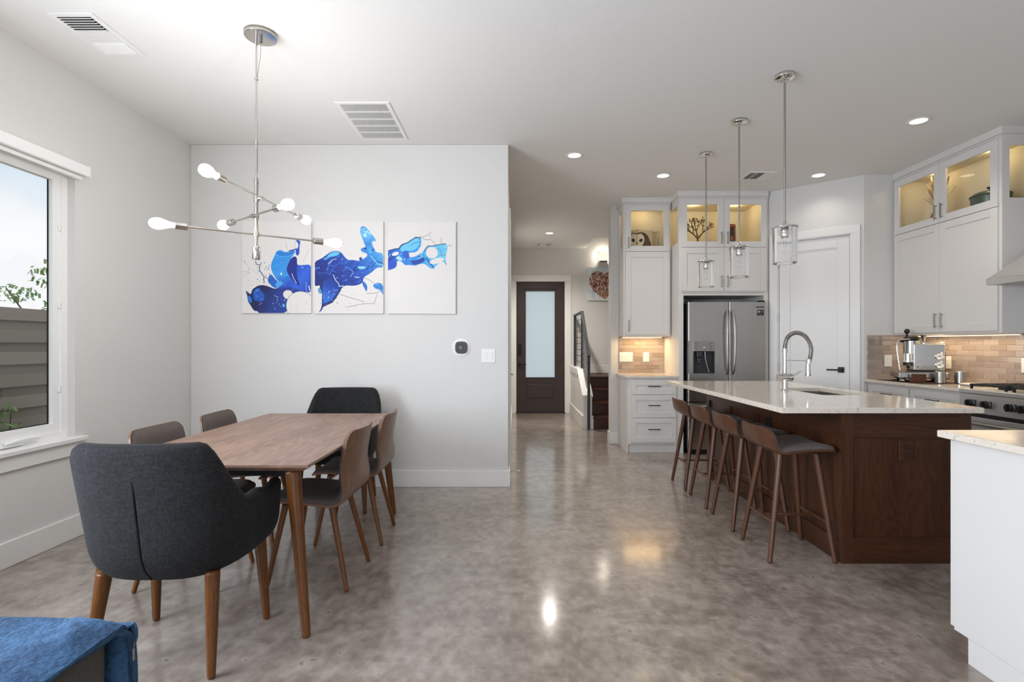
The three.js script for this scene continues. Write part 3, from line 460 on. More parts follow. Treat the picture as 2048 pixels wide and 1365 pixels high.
// ---- refrigerator
{
  const f = thing('refrigerator', 'stainless french door refrigerator with water dispenser', 'refrigerator', [1.998, 0, -6.13]), w = 0.892, zf = 0.055;
  part(f, 'body', bx(0, w, 0.05, 1.745, -0.62, -0.01), M.steelDark); part(f, 'base_grille', bx(0.02, w - 0.02, 0.01, 0.06, -0.5, 0.02), M.black);
  const curved = (x0, x1, y0, y1) => { const s = new THREE.Shape(); const b = 0.012; s.moveTo(x0, 0); s.lineTo(x1, 0); s.lineTo(x1, zf - 0.008); s.quadraticCurveTo(x1, zf, x1 - b, zf + 0.001); s.quadraticCurveTo((x0 + x1) / 2, zf + 0.012, x0 + b, zf + 0.001); s.quadraticCurveTo(x0, zf, x0, zf - 0.008); return new THREE.ExtrudeGeometry(s, { depth: y1 - y0, bevelEnabled: false, curveSegments: 16 }).rotateX(Math.PI / 2).translate(0, y1, 0); };
  const m = w / 2 + 0.02, dx0 = 0.055, dx1 = 0.3; 
  // left door with the dispenser recess
  const L = part(f, 'door', [curved(0, m - 0.003, 1.31, 1.755), curved(0, m - 0.003, 0.84, 0.935), bx(0, dx0, 0.935, 1.31, 0, zf + 0.004), bx(dx1, m - 0.003, 0.935, 1.31, 0, zf + 0.006)], M.steel, { label: 'left stainless door with dispenser' });
  const dp = part(f, 'dispenser', [bx(dx0, dx1, 1.19, 1.31, 0.01, zf + 0.008, 0.003)], M.satin); part(dp, 'dispenser_recess', [bx(dx0, dx1, 0.935, 1.19, 0.0, 0.006)], M.iron); part(dp, 'dispenser_frame', [bx(dx0, dx0 + 0.008, 0.935, 1.19, 0, zf + 0.006), bx(dx1 - 0.008, dx1, 0.935, 1.19, 0, zf + 0.006), bx(dx0, dx1, 0.935, 0.945, 0, zf + 0.006)], M.iron);
  part(dp, 'spout', [bx(0.1, 0.17, 1.12, 1.19, 0.005, 0.045, 0.008), bx(0.11, 0.16, 1.05, 1.12, 0.005, 0.03, 0.006)], M.steelDark); part(dp, 'ice_lever', tube([V(0.2, 1.185, 0.03), V(0.205, 1.1, 0.035), V(0.24, 0.95, 0.045)], 0.006, 10, 6), M.satin);
  for (let k = 0; k < 3; k++) for (const x of [0.075, 0.24]) part(dp, 'button_mark', bx(x, x + 0.028, 1.215 + k * 0.03, 1.22 + k * 0.03, zf + 0.008, zf + 0.0088), M.steelDark);
  part(dp, 'status_light', cyl(0.006, 0.002, 0.178, 1.235, zf + 0.009, 'z', 12), glow(0xffffff, 1.0));
  const R = part(f, 'door', curved(m + 0.003, w, 0.84, 1.755), M.steel, { label: 'right stainless door with dark badge' });
  for (const [x, s] of [[m - 0.03, -1], [m + 0.036, 1]]) part(s < 0 ? L : R, 'handle', [tube([V(x, 0.93, zf + 0.01), V(x + s * 0.002, 0.97, zf + 0.04), V(x + s * 0.012, 1.3, zf + 0.062), V(x + s * 0.002, 1.62, zf + 0.04), V(x, 1.66, zf + 0.01)], 0.014, 40, 10)], M.satin, { label: 'bowed metal door handle' });
  part(R, 'badge', bx(w - 0.105, w - 0.03, 1.6, 1.665, zf + 0.006, zf + 0.009), badgeMaterial());
  part(R, 'maker_mark', bx(w - 0.118, w - 0.025, 1.69, 1.703, zf + 0.006, zf + 0.0072), M.steelDark);
  const d1 = part(f, 'drawer', curved(0, w, 0.61, 0.825), M.steel, { label: 'upper stainless drawer' }); part(d1, 'handle', [cyl(0.012, w - 0.12, w / 2, 0.80, zf + 0.05, 'x'), bx(0.08, 0.1, 0.79, 0.81, zf - 0.01, zf + 0.05), bx(w - 0.1, w - 0.08, 0.79, 0.81, zf - 0.01, zf + 0.05)], M.black);
  const d2 = part(f, 'drawer', curved(0, w, 0.065, 0.6), M.steel, { label: 'lower stainless freezer drawer' }); part(d2, 'handle', [cyl(0.012, w - 0.12, w / 2, 0.56, zf + 0.05, 'x'), bx(0.08, 0.1, 0.55, 0.57, zf - 0.01, zf + 0.05), bx(w - 0.1, w - 0.08, 0.55, 0.57, zf - 0.01, zf + 0.05)], M.satin);
  for (const x of [0.03, w - 0.03]) part(f, 'hinge_cap', bx(x - 0.03, x + 0.03, 1.755, 1.775, -0.05, 0.03, 0.006), M.blackMetal);
}
function badgeMaterial() {
  const c = document.createElement('canvas'); c.width = 128; c.height = 112; const x = c.getContext('2d'); x.fillStyle = '#101112'; x.fillRect(0, 0, 128, 112); x.fillStyle = '#e8e8e8'; x.beginPath(); x.arc(30, 38, 20, 0, 7); x.fill(); x.fillStyle = '#101112'; x.font = 'bold 30px sans-serif'; x.fillText('D', 20, 49);
  x.fillStyle = '#9a9a9a'; x.fillRect(58, 26, 60, 8); x.fillRect(58, 40, 52, 8); x.fillStyle = '#777'; x.fillRect(14, 76, 100, 6); x.fillRect(14, 88, 80, 6);
  const t = new THREE.CanvasTexture(c); t.colorSpace = THREE.SRGBColorSpace; return new THREE.MeshStandardMaterial({ map: t, roughness: 0.4 });
}

// ---- island
{
  const x0 = 1.891, x1 = 2.64, z0 = -5.2, z1 = -3.06, h = 0.875, i = thing('kitchen_island', 'dark stained wood kitchen island base', 'kitchen island', [0, 0, 0]);
  part(i, 'carcass', [bx(x0 + 0.012, x1, 0, h, -3.738, z1 - 0.012), bx(x0 + 0.012, x1, 0, h, z0, -4.442), bx(x0 + 0.012, 2.168, 0, h, -4.442, -3.738), bx(2.572, x1, 0, h, -4.442, -3.738), bx(2.168, 2.572, 0, 0.668, -4.442, -3.738)], M.espresso, { grain: 'y' });
  const f = (g, n = 'frame_board') => part(i, n, g, M.espresso, { grain: 'y' });
  f(bx(x0, x0 + 0.066, 0, h, z1 - 0.0118, z1)); f(bx(x1 - 0.066, x1, 0, h, z1 - 0.0118, z1));
  part(i, 'frame_board', bx(x0 + 0.066, x1 - 0.066, 0.73, h, z1 - 0.0118, z1), M.espresso, { grain: 'x' }); part(i, 'frame_board', bx(x0 + 0.066, x1 - 0.066, 0, 0.15, z1 - 0.0118, z1), M.espresso, { grain: 'x' });
  // seating side: boards along z
  for (let k = 0; k <= 4; k++) { const z = z0 + (z1 - 0.012 - z0) * k / 4 - (k === 4 ? 0.066 : k ? 0.033 : 0); f(bx(x0, x0 + 0.0118, 0.1301, 0.7299, z, z + 0.066)); }
  part(i, 'frame_board', bx(x0, x0 + 0.0118, 0.73, h, z0, z1 - 0.012), M.espresso, { grain: 'z' }); part(i, 'frame_board', bx(x0, x0 + 0.0118, 0, 0.13, z0, z1 - 0.012), M.espresso, { grain: 'z' });
  const o = part(i, 'outlet_plate', bx(2.228, 2.309, 0.59, 0.712, z1 - 0.012, z1 - 0.004, 0.003), M.espresso, { label: 'dark brown outlet plate' }); part(o, 'receptacle', [cyl(0.017, 0.004, 2.2685, 0.672, z1 - 0.003, 'z', 18), cyl(0.017, 0.004, 2.2685, 0.63, z1 - 0.003, 'z', 18)], M.doorBrown);
  for (const z of [-4.35, -4.98]) part(i, 'counter_bracket', bx(1.62, x0, h - 0.012, h, z - 0.03, z + 0.03), M.blackMetal);
  for (const z of [-3.95, -5.16]) part(i, 'side_outlet', bx(x0 - 0.006, x0 + 0.016, 0.62, 0.73, z - 0.035, z + 0.035, 0.003), M.black);
  const hole = rect(2.19, 2.55, 3.76, 4.42), top = slabShape(rect(1.516, 2.662, 3.0, 5.24), 0.026, [hole.reverse()], 0.003).rotateX(-Math.PI / 2).translate(0, 0.905, 0);
  solo('quartz_countertop', top, M.quartz, 'long pale quartz island countertop with a sink cutout', 'countertop');
  const s = thing('undermount_sink', 'stainless undermount sink in the island top', 'sink', [0, 0, 0]);
  part(s, 'basin', [bx(2.17, 2.19, 0.68, 0.876, -4.44, -3.74), bx(2.55, 2.57, 0.68, 0.876, -4.44, -3.74), bx(2.17, 2.57, 0.68, 0.876, -4.44, -4.42), bx(2.17, 2.57, 0.68, 0.876, -3.76, -3.74), bx(2.17, 2.57, 0.67, 0.68, -4.44, -3.74)], M.satin); part(s, 'drain', cyl(0.045, 0.006, 2.37, 0.683, -4.1), M.steelDark);
}
{ // spring faucet
  const f = thing('kitchen_faucet', 'tall chrome spring neck faucet beside the island sink', 'faucet', [2.11, 0.905, -4.13]);
  part(f, 'base', lathe([[0, 0], [0.03, 0], [0.03, 0.006], [0.024, 0.012], [0.021, 0.02], [0.021, 0.1], [0.019, 0.14], [0, 0.14]]), M.chrome);
  part(f, 'valve_body', [cyl(0.026, 0.1, 0, 0.105, 0, 'x'), cyl(0.03, 0.02, -0.045, 0.105, 0, 'x'), cyl(0.03, 0.02, 0.045, 0.105, 0, 'x')], M.chrome);
  part(f, 'lever', rod(V(0.05, 0.115, 0), V(0.115, 0.155, 0.02), 0.006, 0.005), M.chrome);
  part(f, 'riser', [cyl(0.015, 0.2, 0, 0.23, 0), cyl(0.019, 0.03, 0, 0.315, 0)], M.chrome);
  const pts = [V(0, 0.31, 0), V(0.004, 0.36, 0), V(0.025, 0.42, 0), V(0.075, 0.452, 0), V(0.13, 0.445, 0), V(0.18, 0.40, 0), V(0.205, 0.33, 0), V(0.2, 0.27, 0), V(0.19, 0.23, 0)], cv = new THREE.CatmullRomCurve3(pts);
  part(f, 'hose', new THREE.TubeGeometry(cv, 60, 0.011, 8), M.satin);
  const hel = [], fr = cv.computeFrenetFrames(480, false); for (let i = 0; i <= 480; i++) { const a = i / 480 * 52 * 6.283, p = cv.getPoint(i / 480); hel.push(p.add(fr.normals[i].clone().multiplyScalar(0.0145 * Math.cos(a))).add(fr.binormals[i].clone().multiplyScalar(0.0145 * Math.sin(a)))); }
  part(f, 'spring', new THREE.TubeGeometry(new THREE.CatmullRomCurve3(hel), 1300, 0.0028, 5), M.satin);
  part(f, 'spray_head', [cyl(0.02, 0.03, 0.187, 0.232, 0), cyl(0.019, 0.09, 0.181, 0.17, 0, 'y', 20, 0.016), cyl(0.021, 0.012, 0.181, 0.122, 0)], M.chrome);
  part(f, 'holder_arm', rod(V(0, 0.24, 0), V(0.187, 0.235, 0), 0.003, 0.003, 8), M.chrome);
}
// ---- counter in the right foreground
{
  const c = thing('base_cabinet', 'bright white base cabinet end in the right foreground', 'cabinet', [0, 0, 0]);
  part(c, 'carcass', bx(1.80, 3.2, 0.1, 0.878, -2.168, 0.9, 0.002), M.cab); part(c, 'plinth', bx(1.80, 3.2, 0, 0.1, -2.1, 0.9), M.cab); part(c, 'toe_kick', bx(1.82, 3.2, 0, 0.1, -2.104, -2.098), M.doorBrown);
  for (let k = 0; k < 3; k++) part(c, 'door', bx(1.803 + k * 0.465, 2.262 + k * 0.465, 0.11, 0.872, -2.19, -2.169, 0.002), M.cab);
  solo('quartz_countertop', bx(1.772, 3.25, 0.879, 0.908, -2.222, 0.92, 0.004), M.quartz, 'pale quartz countertop in the right foreground', 'countertop');
}

// ================================================================ FURNITURE
// bent shell: profile points (z, y) from seat front to back top, swept across the width; t0/t1 trim the profile near the sides
function bentPanel(profile, width, o0, o1, t0, t1, sag, soft = 0, nw = 22, nt = 30) {
  const c = new THREE.CatmullRomCurve3(profile.map(([z, y]) => V(0, y, z)), false, 'centripetal'), sections = [];
  for (let j = 0; j <= nw; j++) {
    const q = -Math.cos(Math.PI * j / nw), w = q * 0.999, a = t0(Math.abs(w)), b = t1(Math.abs(w)), A = [], B = [];
    for (let i = 0; i <= nt; i++) {
      const t = a + (b - a) * i / nt, p = c.getPointAt(clamp(t, 0, 1)), d = c.getTangentAt(clamp(t, 0, 1)), n = V(0, d.z, -d.y).normalize(), e = i / nt;
      const k = soft ? Math.pow(Math.max(0, 1 - Math.pow(Math.abs(w), 8)), 0.5) * Math.pow(Math.max(0, 1 - Math.pow(Math.abs(2 * e - 1), 14)), 0.5) : 1;
      const s = sag(w, t), base = p.clone().add(n.clone().multiplyScalar(s)); base.x = w * width / 2;
      A.push(base.clone().add(n.clone().multiplyScalar(o0))); B.push(base.clone().add(n.clone().multiplyScalar(o0 + (o1 - o0) * Math.max(k, 0.06))));
    }
    sections.push([...A, ...B.reverse()]);
  }
  return loft(sections, 0.7);
}
const corner = (w, r) => { const k = Math.max(0, (w - (1 - r)) / r); return 1 - Math.sqrt(Math.max(0, 1 - k * k)); };
// ---- dining side chairs (facing -z, back at +z)
function makeSideChair(label) {
  const c = thing('dining_chair', label, 'chair', [0, 0, 0], 0, 'dining side chairs');
  const prof = [[-0.225, 0.432], [-0.19, 0.446], [-0.08, 0.448], [0.06, 0.437], [0.14, 0.437], [0.19, 0.458], [0.212, 0.52], [0.222, 0.62], [0.238, 0.72], [0.256, 0.822]];
  const t0 = (w) => corner(w, 0.30) * 0.06, t1 = (w) => 1 - corner(w, 0.30) * 0.075;
  const sag = (w, t) => w * w * (0.014 * (1 - sm(t, 0.3, 0.6)) + 0.03 * sm(t, 0.55, 0.8));
  part(c, 'shell', bentPanel(prof, 0.43, -0.006, 0.006, t0, t1, sag), M.ply, { keep: true, label: 'bent walnut plywood shell' });
  part(c, 'upholstery', bentPanel(prof, 0.418, 0.006, 0.034, (w) => t0(w) + 0.006, (w) => t1(w) - 0.006, sag, 1), M.seatCloth, { keep: true, label: 'grey brown fabric pad' });
  for (const x of [-1, 1]) { part(c, 'leg', legGeo(V(x * 0.19, 0, -0.205), V(x * 0.135, 0.435, -0.125), 0.0115, 0.0165), M.leg, { keep: true }); part(c, 'leg', legGeo(V(x * 0.19, 0, 0.215), V(x * 0.135, 0.43, 0.115), 0.0115, 0.0165), M.leg, { keep: true }); }
  part(c, 'under_frame', [bx(-0.15, 0.15, 0.418, 0.432, -0.14, -0.1), bx(-0.15, 0.15, 0.416, 0.43, 0.09, 0.13), bx(-0.02, 0.02, 0.418, 0.43, -0.1, 0.1)], M.leg, { grain: 'x' });
  return c;
}
const ch = makeSideChair('walnut backed dining chair on the right, nearest the camera'); ch.position.set(-1.065, 0, -2.905); ch.rotation.y = -Math.PI / 2 + 0.02; ch.rotation.y = Math.PI / 2 - 0.02;
copyOf(ch, [-1.05, 0, -3.52], Math.PI / 2 + 0.02, 'walnut backed dining chair on the right, nearest the wall');
copyOf(ch, [-1.72, 0, -2.885], -Math.PI / 2 + 0.0, 'fabric fronted dining chair on the window side, nearest the camera');
copyOf(ch, [-1.71, 0, -3.47], -Math.PI / 2 + 0.05, 'fabric fronted dining chair on the window side, nearest the wall');
// ---- armchairs (facing -z)
function makeArmchair(label) {
  const c = thing('dining_armchair', label, 'armchair', [0, 0, 0], 0, 'upholstered dining armchairs');
  const path = new THREE.CatmullRomCurve3([[-0.288, -0.25], [-0.295, -0.12], [-0.292, 0.0], [-0.275, 0.1], [-0.23, 0.195], [-0.13, 0.243], [0, 0.255], [0.13, 0.243], [0.23, 0.195], [0.275, 0.1], [0.292, 0.0], [0.295, -0.12], [0.288, -0.25]].map(([x, z]) => V(x, 0, z)), false, 'centripetal');
  const N = 72, sections = [], us = [-0.01]; for (let j = 0; j <= N; j++) { if (j === N / 2) us.push(0.494, 0.4965, 0.4982, 0.5, 0.5018, 0.5035, 0.506); else us.push(j / N); } us.push(1.01);
  for (const uj of us) {
    const end = uj < 0 || uj > 1, u = clamp(uj, 0, 1), groove = 0.011 * Math.exp(-Math.pow((u - 0.5) / 0.0016, 2)), p = path.getPointAt(u), d = path.getTangentAt(u), n = V(d.z, 0, -d.x).multiplyScalar(-1);            // outward
    if (n.dot(V(p.x, 0, p.z + 0.1)) < 0) n.multiplyScalar(-1);
    const tq = clamp((Math.abs(u - 0.5) * path.getLength() - 0.2) / 0.25, 0, 1), back = 1 - (1 - Math.pow(1 - tq, 2)) * sm(tq, -0.1, 0.3), H = 0.655 + 0.25 * back - 0.02 * sm(Math.abs(p.z + 0.02), 0, 0.12) * (1 - back) + 0.012 * sm(-p.z, 0.1, 0.25), lean = 0.03 + 0.05 * sm(p.z, -0.05, 0.24), T = (0.052 + 0.01 * back) * (end ? 0.45 : 1);
    const out = (y) => lean * (y - 0.385) / 0.5 - 0.075 * (1 - Math.sqrt(1 - Math.pow(clamp(1 - (y - 0.358) / 0.13, 0, 0.98), 2))), loop = [], off = (o, y) => { const q = p.clone().add(n.clone().multiplyScalar(o)); q.y = y; if (end) q.z -= 0.012; return q; };
    const yb = 0.366 + 0.016 * sm(Math.abs(p.x), 0.1, 0.28), e = end ? 0.012 : 0;
    for (let i = 0; i <= 10; i++) { const y = yb + e + (H - 0.026 - e - yb - e) * i / 10; loop.push(off(out(y) - e * 0.6 - groove * (1 - sm(y, 0.72, 0.76)), y)); }
    for (let i = 1; i <= 5; i++) { const a = Math.PI * i / 6, y = H - 0.026 - e; loop.push(off(out(y) - T / 2 + Math.cos(a) * T / 2 - e * 0.3, y + Math.sin(a) * 0.026)); }
    for (let i = 0; i <= 8; i++) { const y = H - 0.026 - e - (H - 0.026 - e - 0.40) * i / 8; loop.push(off(out(y) - T - (0.02 * i / 8), y)); }
    sections.push(loop);
  }
  part(c, 'shell', loft(sections, 0.9), M.charcoal, { label: 'charcoal woven fabric tub' });
  part(c, 'seat_cushion', bx(-0.225, 0.225, 0.385, 0.475, -0.262, 0.13, 0.03, 4), M.charcoal);
  part(c, 'seat_base', bx(-0.2, 0.2, 0.366, 0.39, -0.22, 0.12), M.rubber);
  for (const x of [-1, 1]) { part(c, 'leg', legGeo(V(x * 0.25, 0, -0.215), V(x * 0.232, 0.385, -0.185), 0.0155, 0.0265), M.leg, { keep: true }); part(c, 'leg', legGeo(V(x * 0.232, 0, 0.225), V(x * 0.205, 0.385, 0.165), 0.0155, 0.0275), M.leg, { keep: true }); }
  return c;
}
const ac = makeArmchair('charcoal tub armchair at the near end of the table'); ac.position.set(-1.385, 0, -2.225); ac.rotation.y = 0.03;
copyOf(ac, [-1.385, 0, -4.19], Math.PI + 0.06, 'charcoal tub armchair at the far end of the table by the wall');
// ---- table
{
  const t = thing('dining_table', 'walnut dining table with tapered round legs', 'table', [-1.3585, 0, -3.1225]), hw = 0.4765, hl = 0.8535;
  const a = (k, y) => [V(-hw + k, y, -hl + k), V(-hw + k, y, hl - k), V(hw - k, y, hl - k), V(hw - k, y, -hl + k)];
  part(t, 'table_top', loft([a(0.03, 0.718), a(0.004, 0.734), a(0, 0.738), a(0, 0.748), a(0.002, 0.75)], 0.3), M.walnut, { grain: 'z' });
  part(t, 'under_frame', [bx(-0.34, 0.34, 0.675, 0.718, -0.74, -0.70), bx(-0.34, 0.34, 0.675, 0.718, 0.70, 0.74), bx(-0.34, -0.30, 0.675, 0.718, -0.70, 0.70), bx(0.30, 0.34, 0.675, 0.718, -0.70, 0.70)], M.black);
  for (const x of [-1, 1]) for (const z of [-1, 1]) part(t, 'leg', legGeo(V(x * 0.462, 0, z * 0.832), V(x * 0.385, 0.72, z * 0.79), 0.0185, 0.033), M.leg, { keep: true });
}
// ---- bar stools (facing -z, back at +z)
function makeStool(label) {
  const s = thing('bar_stool', label, 'stool', [0, 0, 0], 0, 'bar stools along the island');
  const prof = [[-0.20, 0.632], [-0.16, 0.642], [-0.04, 0.64], [0.09, 0.632], [0.14, 0.64], [0.178, 0.668], [0.20, 0.715], [0.215, 0.778]];
  const t0 = (w) => corner(w, 0.35) * 0.10, t1 = (w) => 1 - corner(w, 0.42) * 0.14;
  const sag = (w, t) => w * w * (0.016 * (1 - sm(t, 0.5, 0.7)) + 0.03 * sm(t, 0.6, 0.9));
  part(s, 'shell', bentPanel(prof, 0.425, -0.006, 0.005, t0, t1, sag), M.stoolWood, { keep: true, label: 'bent walnut shell' });
  part(s, 'upholstery', bentPanel(prof, 0.415, 0.005, 0.034, (w) => t0(w) + 0.004, (w) => t1(w) - 0.002, sag, 1), M.seatCloth, { keep: true, label: 'grey brown fabric pad' });
  const L = (x, z) => [V(x * 0.185, 0, z * 0.19), V(x * 0.118, 0.63, z * 0.105 - 0.01)];
  for (const x of [-1, 1]) for (const z of [-1, 1]) { const [f, t] = L(x, z); part(s, 'leg', legGeo(f, t, 0.0135, 0.0185), M.stoolWood, { keep: true }); }
  const at = (x, z, k) => { const [f, t] = L(x, z); return f.clone().lerp(t, k); };
  part(s, 'stretcher', rod(at(-1, 1, 0.36), at(1, 1, 0.36), 0.0085), M.stoolWood, { keep: true }); part(s, 'stretcher', rod(at(-1, -1, 0.36), at(1, -1, 0.36), 0.0085), M.stoolWood, { keep: true });
  part(s, 'stretcher', rod(at(-1, 1, 0.36).lerp(at(1, 1, 0.36), 0.5), at(-1, -1, 0.36).lerp(at(1, -1, 0.36), 0.5), 0.0085), M.stoolWood, { keep: true });
  part(s, 'seat_mount', bx(-0.13, 0.13, 0.618, 0.63, -0.12, 0.11, 0.003), M.stoolWood);
  return s;
}
const st = makeStool('walnut bar stool nearest the camera at the island'); const stx = 1.668; st.position.set(stx, 0, -3.25); st.rotation.y = -Math.PI / 2;
copyOf(st, [stx, 0, -3.77], -Math.PI / 2, 'second bar stool from the camera along the island'); copyOf(st, [stx, 0, -4.265], -Math.PI / 2, 'third bar stool from the camera along the island'); copyOf(st, [stx, 0, -4.765], -Math.PI / 2, 'farthest bar stool, beside the refrigerator');
// ---- sofa and throw
{
  const s = thing('sofa', 'grey upholstered sofa end in the lower left corner', 'sofa', [-0.035, 0, 0]);
  part(s, 'body', bx(-2.45, -0.925, 0.12, 0.60, -1.275, -0.5, 0.05, 5), M.sofa);
  part(s, 'seat_cushion', bx(-2.4, -0.97, 0.3, 0.44, -0.5, 0.25, 0.05, 4), M.sofa); part(s, 'arm', bx(-2.45, -2.25, 0.12, 0.58, -0.5, 0.3, 0.05, 4), M.sofa);
  for (const [x, z] of [[-2.35, -1.2], [-1.02, -1.2], [-2.35, 0.15], [-1.02, 0.1]]) part(s, 'leg', rod(V(x, 0, z), V(x, 0.13, z), 0.018, 0.024), M.leg, { keep: true });
  // throw: a cloth over the top, hanging down the far side and a little over the end
  const nx = 90, nz = 110, n = noiseMap(256, 256, 5, 5, 4, 301, 0.5), P = [], t = 0.012;
  const nz_ = (x, y) => n[(Math.floor(clamp(y, 0, 0.999) * 255)) * 256 + Math.floor(clamp(x, 0, 0.999) * 255)];
  const prof = (v) => { // along depth: v 0 at the near edge .. 1 bottom of the far drop
    const L = v * 1.16; if (L < 0.7) return [0.606, -0.56 - L]; if (L < 0.7 + 0.055 * 1.571) { const a = (L - 0.7) / 0.055; return [0.551 + 0.055 * Math.cos(a), -1.26 - 0.03 * Math.sin(a)]; } return [0.551 - (L - 0.786), -1.292]; };
  const sections = [];
  for (let j = 0; j <= nz; j++) { const v = j / nz, [y, z] = prof(v), top = [], bot = [], drop = v * 1.16 > 0.74;
    for (let i = 0; i <= nx; i++) { const u = i / nx, x0 = -2.2 + u * (2.2 - 0.905), w = nz_(u, v), fold = Math.max(0, 1 - Math.abs(w - 0.5) * 14) * 0.018 + (w - 0.5) * 0.03, edge = sm(u, 0.93, 1), ey = -0.02 * edge * edge * (drop ? 0 : 1), ex = drop ? 0.012 * Math.sin(v * 40) * edge : 0;
      const hem = (u > 0.972 ? 0.006 : 0), q = drop ? V(x0 + ex, y, z - 0.004 - Math.abs(fold) - hem) : V(x0 + 0.002, y + 0.004 + fold * 0.9 * (1 - edge) + ey + hem, z); top.push(q); bot.push(q.clone().add(drop ? V(0, 0, t * 0.6) : V(0, -t * 0.5, 0))); }
    sections.push([...top, ...bot.reverse()]); }
  const th = thing('throw_blanket', 'blue fleece throw draped over the sofa', 'blanket', [-0.03, 0, 0]);
  part(th, 'cloth', loft(sections, 1.2), M.throwCloth, { keep: true });
  part(th, 'hem', tube(Array.from({ length: 15 }, (_, k) => V(-0.908 + 0.003 * Math.sin(k), 0.588 - 0.003 * Math.cos(k * 2), -0.56 - k * 0.05)), 0.0075, 60, 8), M.throwCloth, { keep: true, label: 'rolled blue hem' });
  part(th, 'hem', tube([V(-0.908, 0.588, -1.25), V(-0.905, 0.555, -1.288), V(-0.903, 0.45, -1.3), V(-0.908, 0.3, -1.302), V(-0.903, 0.2, -1.3)], 0.009, 40, 8), M.throwCloth, { keep: true, label: 'rolled blue hem' });
  part(th, 'zip_pull', [bx(-0.893, -0.889, 0.50, 0.53, -1.286, -1.279, 0.0015), bx(-0.8925, -0.8895, 0.53, 0.545, -1.284, -1.281)], M.satin, { label: 'silver zip pull' });
}

// ================================================================ LAMPS
{ // chandelier
  const cz = -3.04, cx = -1.478, c = thing('chandelier', 'nickel chandelier with six bare glowing bulbs over the table', 'chandelier', [cx, 0, cz]);
  part(c, 'canopy', lathe([[0, CEIL], [0.089, CEIL], [0.089, CEIL - 0.02], [0.086, CEIL - 0.024], [0, CEIL - 0.024]], 40).translate(0.026, 0, 0), M.nickel);
  part(c, 'rod', [rod(V(0, CEIL - 0.024, 0), V(0, 2.22, 0), 0.0052, 0.0052), cyl(0.011, 0.012, 0, 2.79, 0), cyl(0.011, 0.012, 0, 2.42, 0)], M.nickel);
  part(c, 'cord', tube([V(0.026, CEIL - 0.024, 0), V(0.024, 2.93, 0), V(0.006, 2.8, 0), V(-0.006, 2.6, 0), V(0.006, 2.4, 0), V(0.008, 2.25, 0)], 0.0016, 30, 5), M.satin);
  part(c, 'cord_grip', bx(0.02, 0.032, CEIL - 0.05, CEIL - 0.024, -0.006, 0.006), M.steelDark);
  part(c, 'stem', [cyl(0.0115, 0.46, 0, 1.99, 0), cyl(0.0135, 0.02, 0, 2.2, 0)], M.nickel);
  part(c, 'end_cap', lathe([[0, 1.755], [0.022, 1.755], [0.022, 1.828], [0.014, 1.832], [0, 1.832]]), M.nickel);
  const arms = [ // height, sideways offset of the arm, end points of the bulbs (world)
    [2.105, [0.03, 0.0], [-1.483, -2.56], [-1.40, -3.56]],
    [2.0, [-0.02, 0.025], [-1.78, -3.25], [-1.19, -2.78]],
    [1.90, [0, 0.03], [-1.86, -2.775], [-1.12, -3.31]],
  ];
  for (const [y, off, A, B] of arms) {
    const a = V(A[0] - cx, y, A[1] - cz), b = V(B[0] - cx, y, B[1] - cz), d = b.clone().sub(a).normalize(), L = a.distanceTo(b), bl = 0.125, so = 0.062;
    const p0 = a.clone().add(d.clone().multiplyScalar(bl)), p1 = b.clone().sub(d.clone().multiplyScalar(bl));
    part(c, 'arm', rod(p0, p1, 0.0055, 0.0055), M.nickel);
    const mid = a.clone().lerp(b, clamp(V(0, y, 0).sub(a).dot(d) / L, 0, 1)); part(c, 'clamp', [rod(V(0, y, 0).add(V(0, 0, 0)), mid.clone().add(V(0.001, 0, 0)), 0.01, 0.01), cyl(0.0165, 0.03, 0, y, 0), rod(mid.clone().sub(d.clone().multiplyScalar(0.014)), mid.clone().add(d.clone().multiplyScalar(0.014)), 0.011, 0.011)], M.nickel);
    for (const [p, s] of [[p0, -1], [p1, 1]]) {
      const dir = d.clone().multiplyScalar(s), q = new THREE.Quaternion().setFromUnitVectors(V(0, 1, 0), dir);
      part(c, 'socket', lathe([[0, -0.004], [0.0185, -0.004], [0.0195, 0], [0.0195, so - 0.01], [0.018, so - 0.008], [0, so - 0.008]]).applyQuaternion(q).translate(p.x, p.y, p.z), M.nickel);
      const e = p.clone().add(dir.clone().multiplyScalar(so - 0.008));
      part(c, 'bulb', lathe([[0, 0], [0.0135, 0], [0.014, 0.015], [0.02, 0.035], [0.0285, 0.06], [0.031, 0.078], [0.027, 0.098], [0.016, 0.112], [0, 0.117]], 24).applyQuaternion(q).translate(e.x, e.y, e.z), glow(0xfffaf0, 6), { label: 'glowing bare bulb' });
      const l = new THREE.PointLight(0xfffaf3, LIGHT.bulb, 0, 2), lp = e.clone().add(dir.clone().multiplyScalar(0.07)); l.position.copy(lp); l.shadow.radius = 1.4; c.add(l);
    }
  }
}
